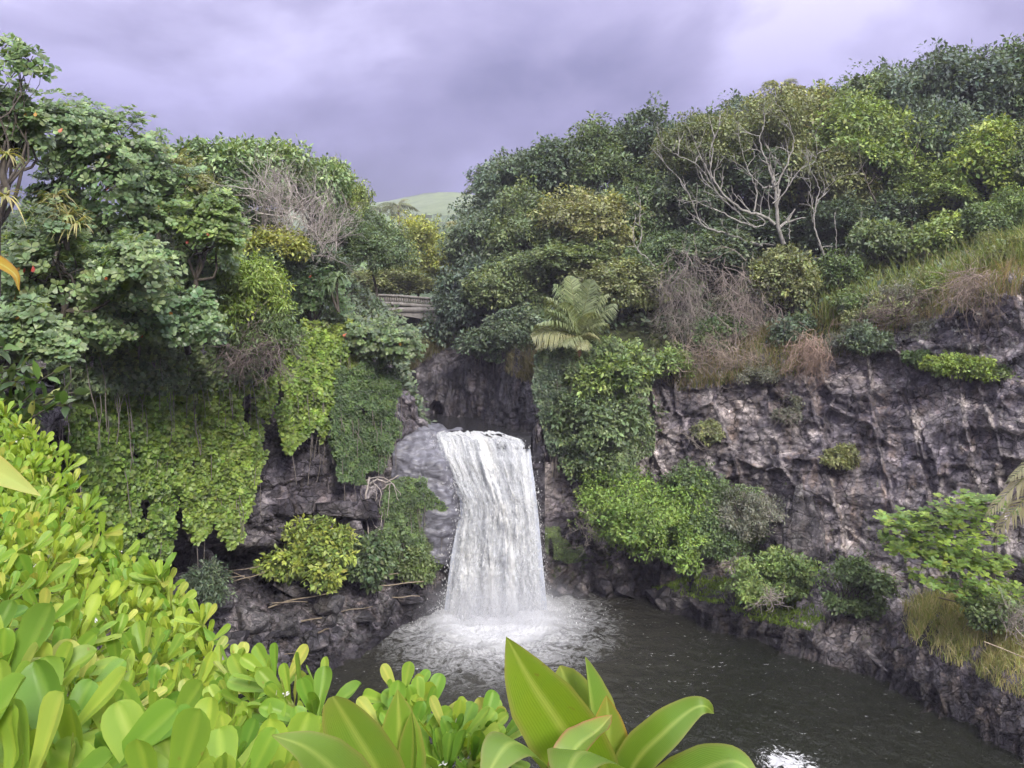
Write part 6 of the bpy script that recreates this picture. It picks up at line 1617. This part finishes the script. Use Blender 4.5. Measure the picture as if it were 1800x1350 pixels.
ti_leaf(ta, [(1060, 1430, 1.06), (1095, 1340, 1.06), (1106, 1300, 1.06), (1112, 1285, 1.06)], 0.010, (0.3, -1, 0.2), (0.144, 0.066, 0.05), (0.20, 0.08, 0.05), fold=0.5, label='dried brown curled leaf tip')
ac = Acc(); tube(ac, curve([A0 - UPV * 0.9, A0 - UPV * 0.3, W(1058, 1435, 1.03)], 8), 0.014, 8); ac.build('stem', stm.m, ta, True)
B0 = W(660, 1470, 0.95)
tb = thing('ti_plant', 'smaller ti plant with blunt broad leaves left of centre at the bottom', 'plant', B0, None)
ti_leaf(tb, [(690, 1450, 0.92), (665, 1360, 0.9), (625, 1290, 0.88), (585, 1224, 0.86)], 0.038, (-0.2, -1, 0.3), (0.158, 0.288, 0.04), fold=0.2, shape=([0, .1, .3, .5, .7, .88, .96, 1], [.4, .65, .95, 1, .92, .62, .42, .15]))
ti_leaf(tb, [(700, 1450, 0.95), (705, 1360, 0.95), (702, 1285, 0.95), (699, 1212, 0.95)], 0.030, (0.25, -1, 0.15), (0.141, 0.282, 0.035), fold=0.3)
ti_leaf(tb, [(705, 1450, 0.93), (722, 1370, 0.93), (727, 1310, 0.93), (724, 1250, 0.93)], 0.020, (-0.8, -0.8, 0.1), (0.130, 0.267, 0.035), fold=0.5)
ti_leaf(tb, [(690, 1450, 0.9), (600, 1365, 0.80), (540, 1315, 0.76), (478, 1292, 0.74)], 0.030, (-0.1, -0.7, 0.7), (0.169, 0.288, 0.05), fold=-0.1, label='pale leaf reaching left over the naupaka')
ac = Acc(); tube(ac, curve([B0 - UPV * 0.9, B0 - UPV * 0.3, W(692, 1445, 0.93)], 8), 0.013, 8); ac.build('stem', stm.m, tb, True)
C0 = W(-420, 900, 0.95)
tc_ = thing('ti_plant', 'ti plant outside the left edge with a yellow leaf tip and a pale leaf showing', 'plant', (C0[0], C0[1], 9.4), None)
ti_leaf(tc_, [(-420, 640, 0.95), (-200, 460, 0.93), (-40, 455, 0.92), (22, 478, 0.92), (34, 512, 0.92)], 0.022, (0.1, -0.7, 0.7), (0.361, 0.262, 0.015), (0.30, 0.12, 0.03), fold=0.3, label='yellow leaf tip with brown end')
ti_leaf(tc_, [(-420, 700, 0.95), (-180, 780, 0.9), (-40, 815, 0.86), (72, 872, 0.84)], 0.030, (0.1, -0.8, 0.6), (0.38, 0.46, 0.12), (0.45, 0.42, 0.12), fold=0.2, label='pale green leaf at the left picture edge')
ac = Acc(); tube(ac, curve([(C0[0], C0[1], 9.4), C0 + np.array([0, 0, .05]), W(-420, 660, 0.95)], 8), 0.013, 8); ac.build('stem', stm.m, tc_, True)

# glossy-leaved branch at the left edge, between the naupaka and the almond trees
r = rs()
gb = thing('glossy_branch_shrub', 'glossy long-leaved shrub branch at the left edge above the naupaka', 'shrub', W(-60, 800, 5.2))
PTL = (np.array([[0, 0, 0], [.10, .18, .02], [.17, .45, .03], [.11, .75, .01], [0, 1, -.10], [-.11, .75, .01], [-.17, .45, .03], [-.10, .18, .02], [0, .45, -.03], [0, .75, -.05]]),
       np.array([[0, 1, 8], [1, 2, 8], [2, 3, 9], [2, 9, 8], [3, 4, 9], [4, 5, 9], [9, 5, 6], [8, 9, 6], [8, 6, 7], [8, 7, 0]]))
GLM = [leaf_mesh('leaf', PTL, c_) for c_ in ((0.066, 0.112, 0.05), (0.120, 0.224, 0.06), (0.131, 0.184, 0.09), (0.30, 0.34, 0.10))]
ac = Acc()
for (x0, y0, x1, y1) in [(-80, 700, 60, 640), (-60, 720, 95, 655), (-80, 690, 20, 615), (-60, 740, 130, 690), (-70, 760, 80, 720), (-60, 760, 60, 690), (-40, 730, 120, 712), (-60, 690, 70, 668), (-90, 650, 5, 610)]:
    a, b = W(x0, y0, 5.2), W(x1, y1, 4.7); cv = wobble(a, b, r, 0.06, 10); tube(ac, cv, np.linspace(0.010, 0.004, 10), 5)
    for k in range(26):
        i = r.uniform(2, 9); p = np.array([np.interp(i, np.arange(10), cv[:, q]) for q in range(3)])
        put_leaf(GLM[r.choice(4, p=[.3, .35, .25, .1])], 'leaf', gb, p, nrm(nrm(b - a) * 0.6 + r.normal(0, .6, 3) + np.array([0, -.1, .1])), UPV + r.normal(0, .4, 3), 0.15 * r.uniform(0.7, 1.15))
ac.build('branches', MAT['bark'], gb)

# ------------------------------------------------------------------ thin haze in the air of the valley
hz = M('haze_air'); hz.t.nodes.remove(hz.b)
hv = hz.n('ShaderNodeVolumePrincipled'); hv.inputs['Color'].default_value = (0.80, 0.76, 1.0, 1); hv.inputs['Density'].default_value = 0.0007
hz.l(hv.outputs[0], hz.o.inputs['Volume'])
ac = Acc(); box(ac, (-260, -80, -3.5), (260, 660, 130)); o = ac.build('haze', hz.m, None); tag(o, 'thin bluish haze in the valley air', kind='stuff')
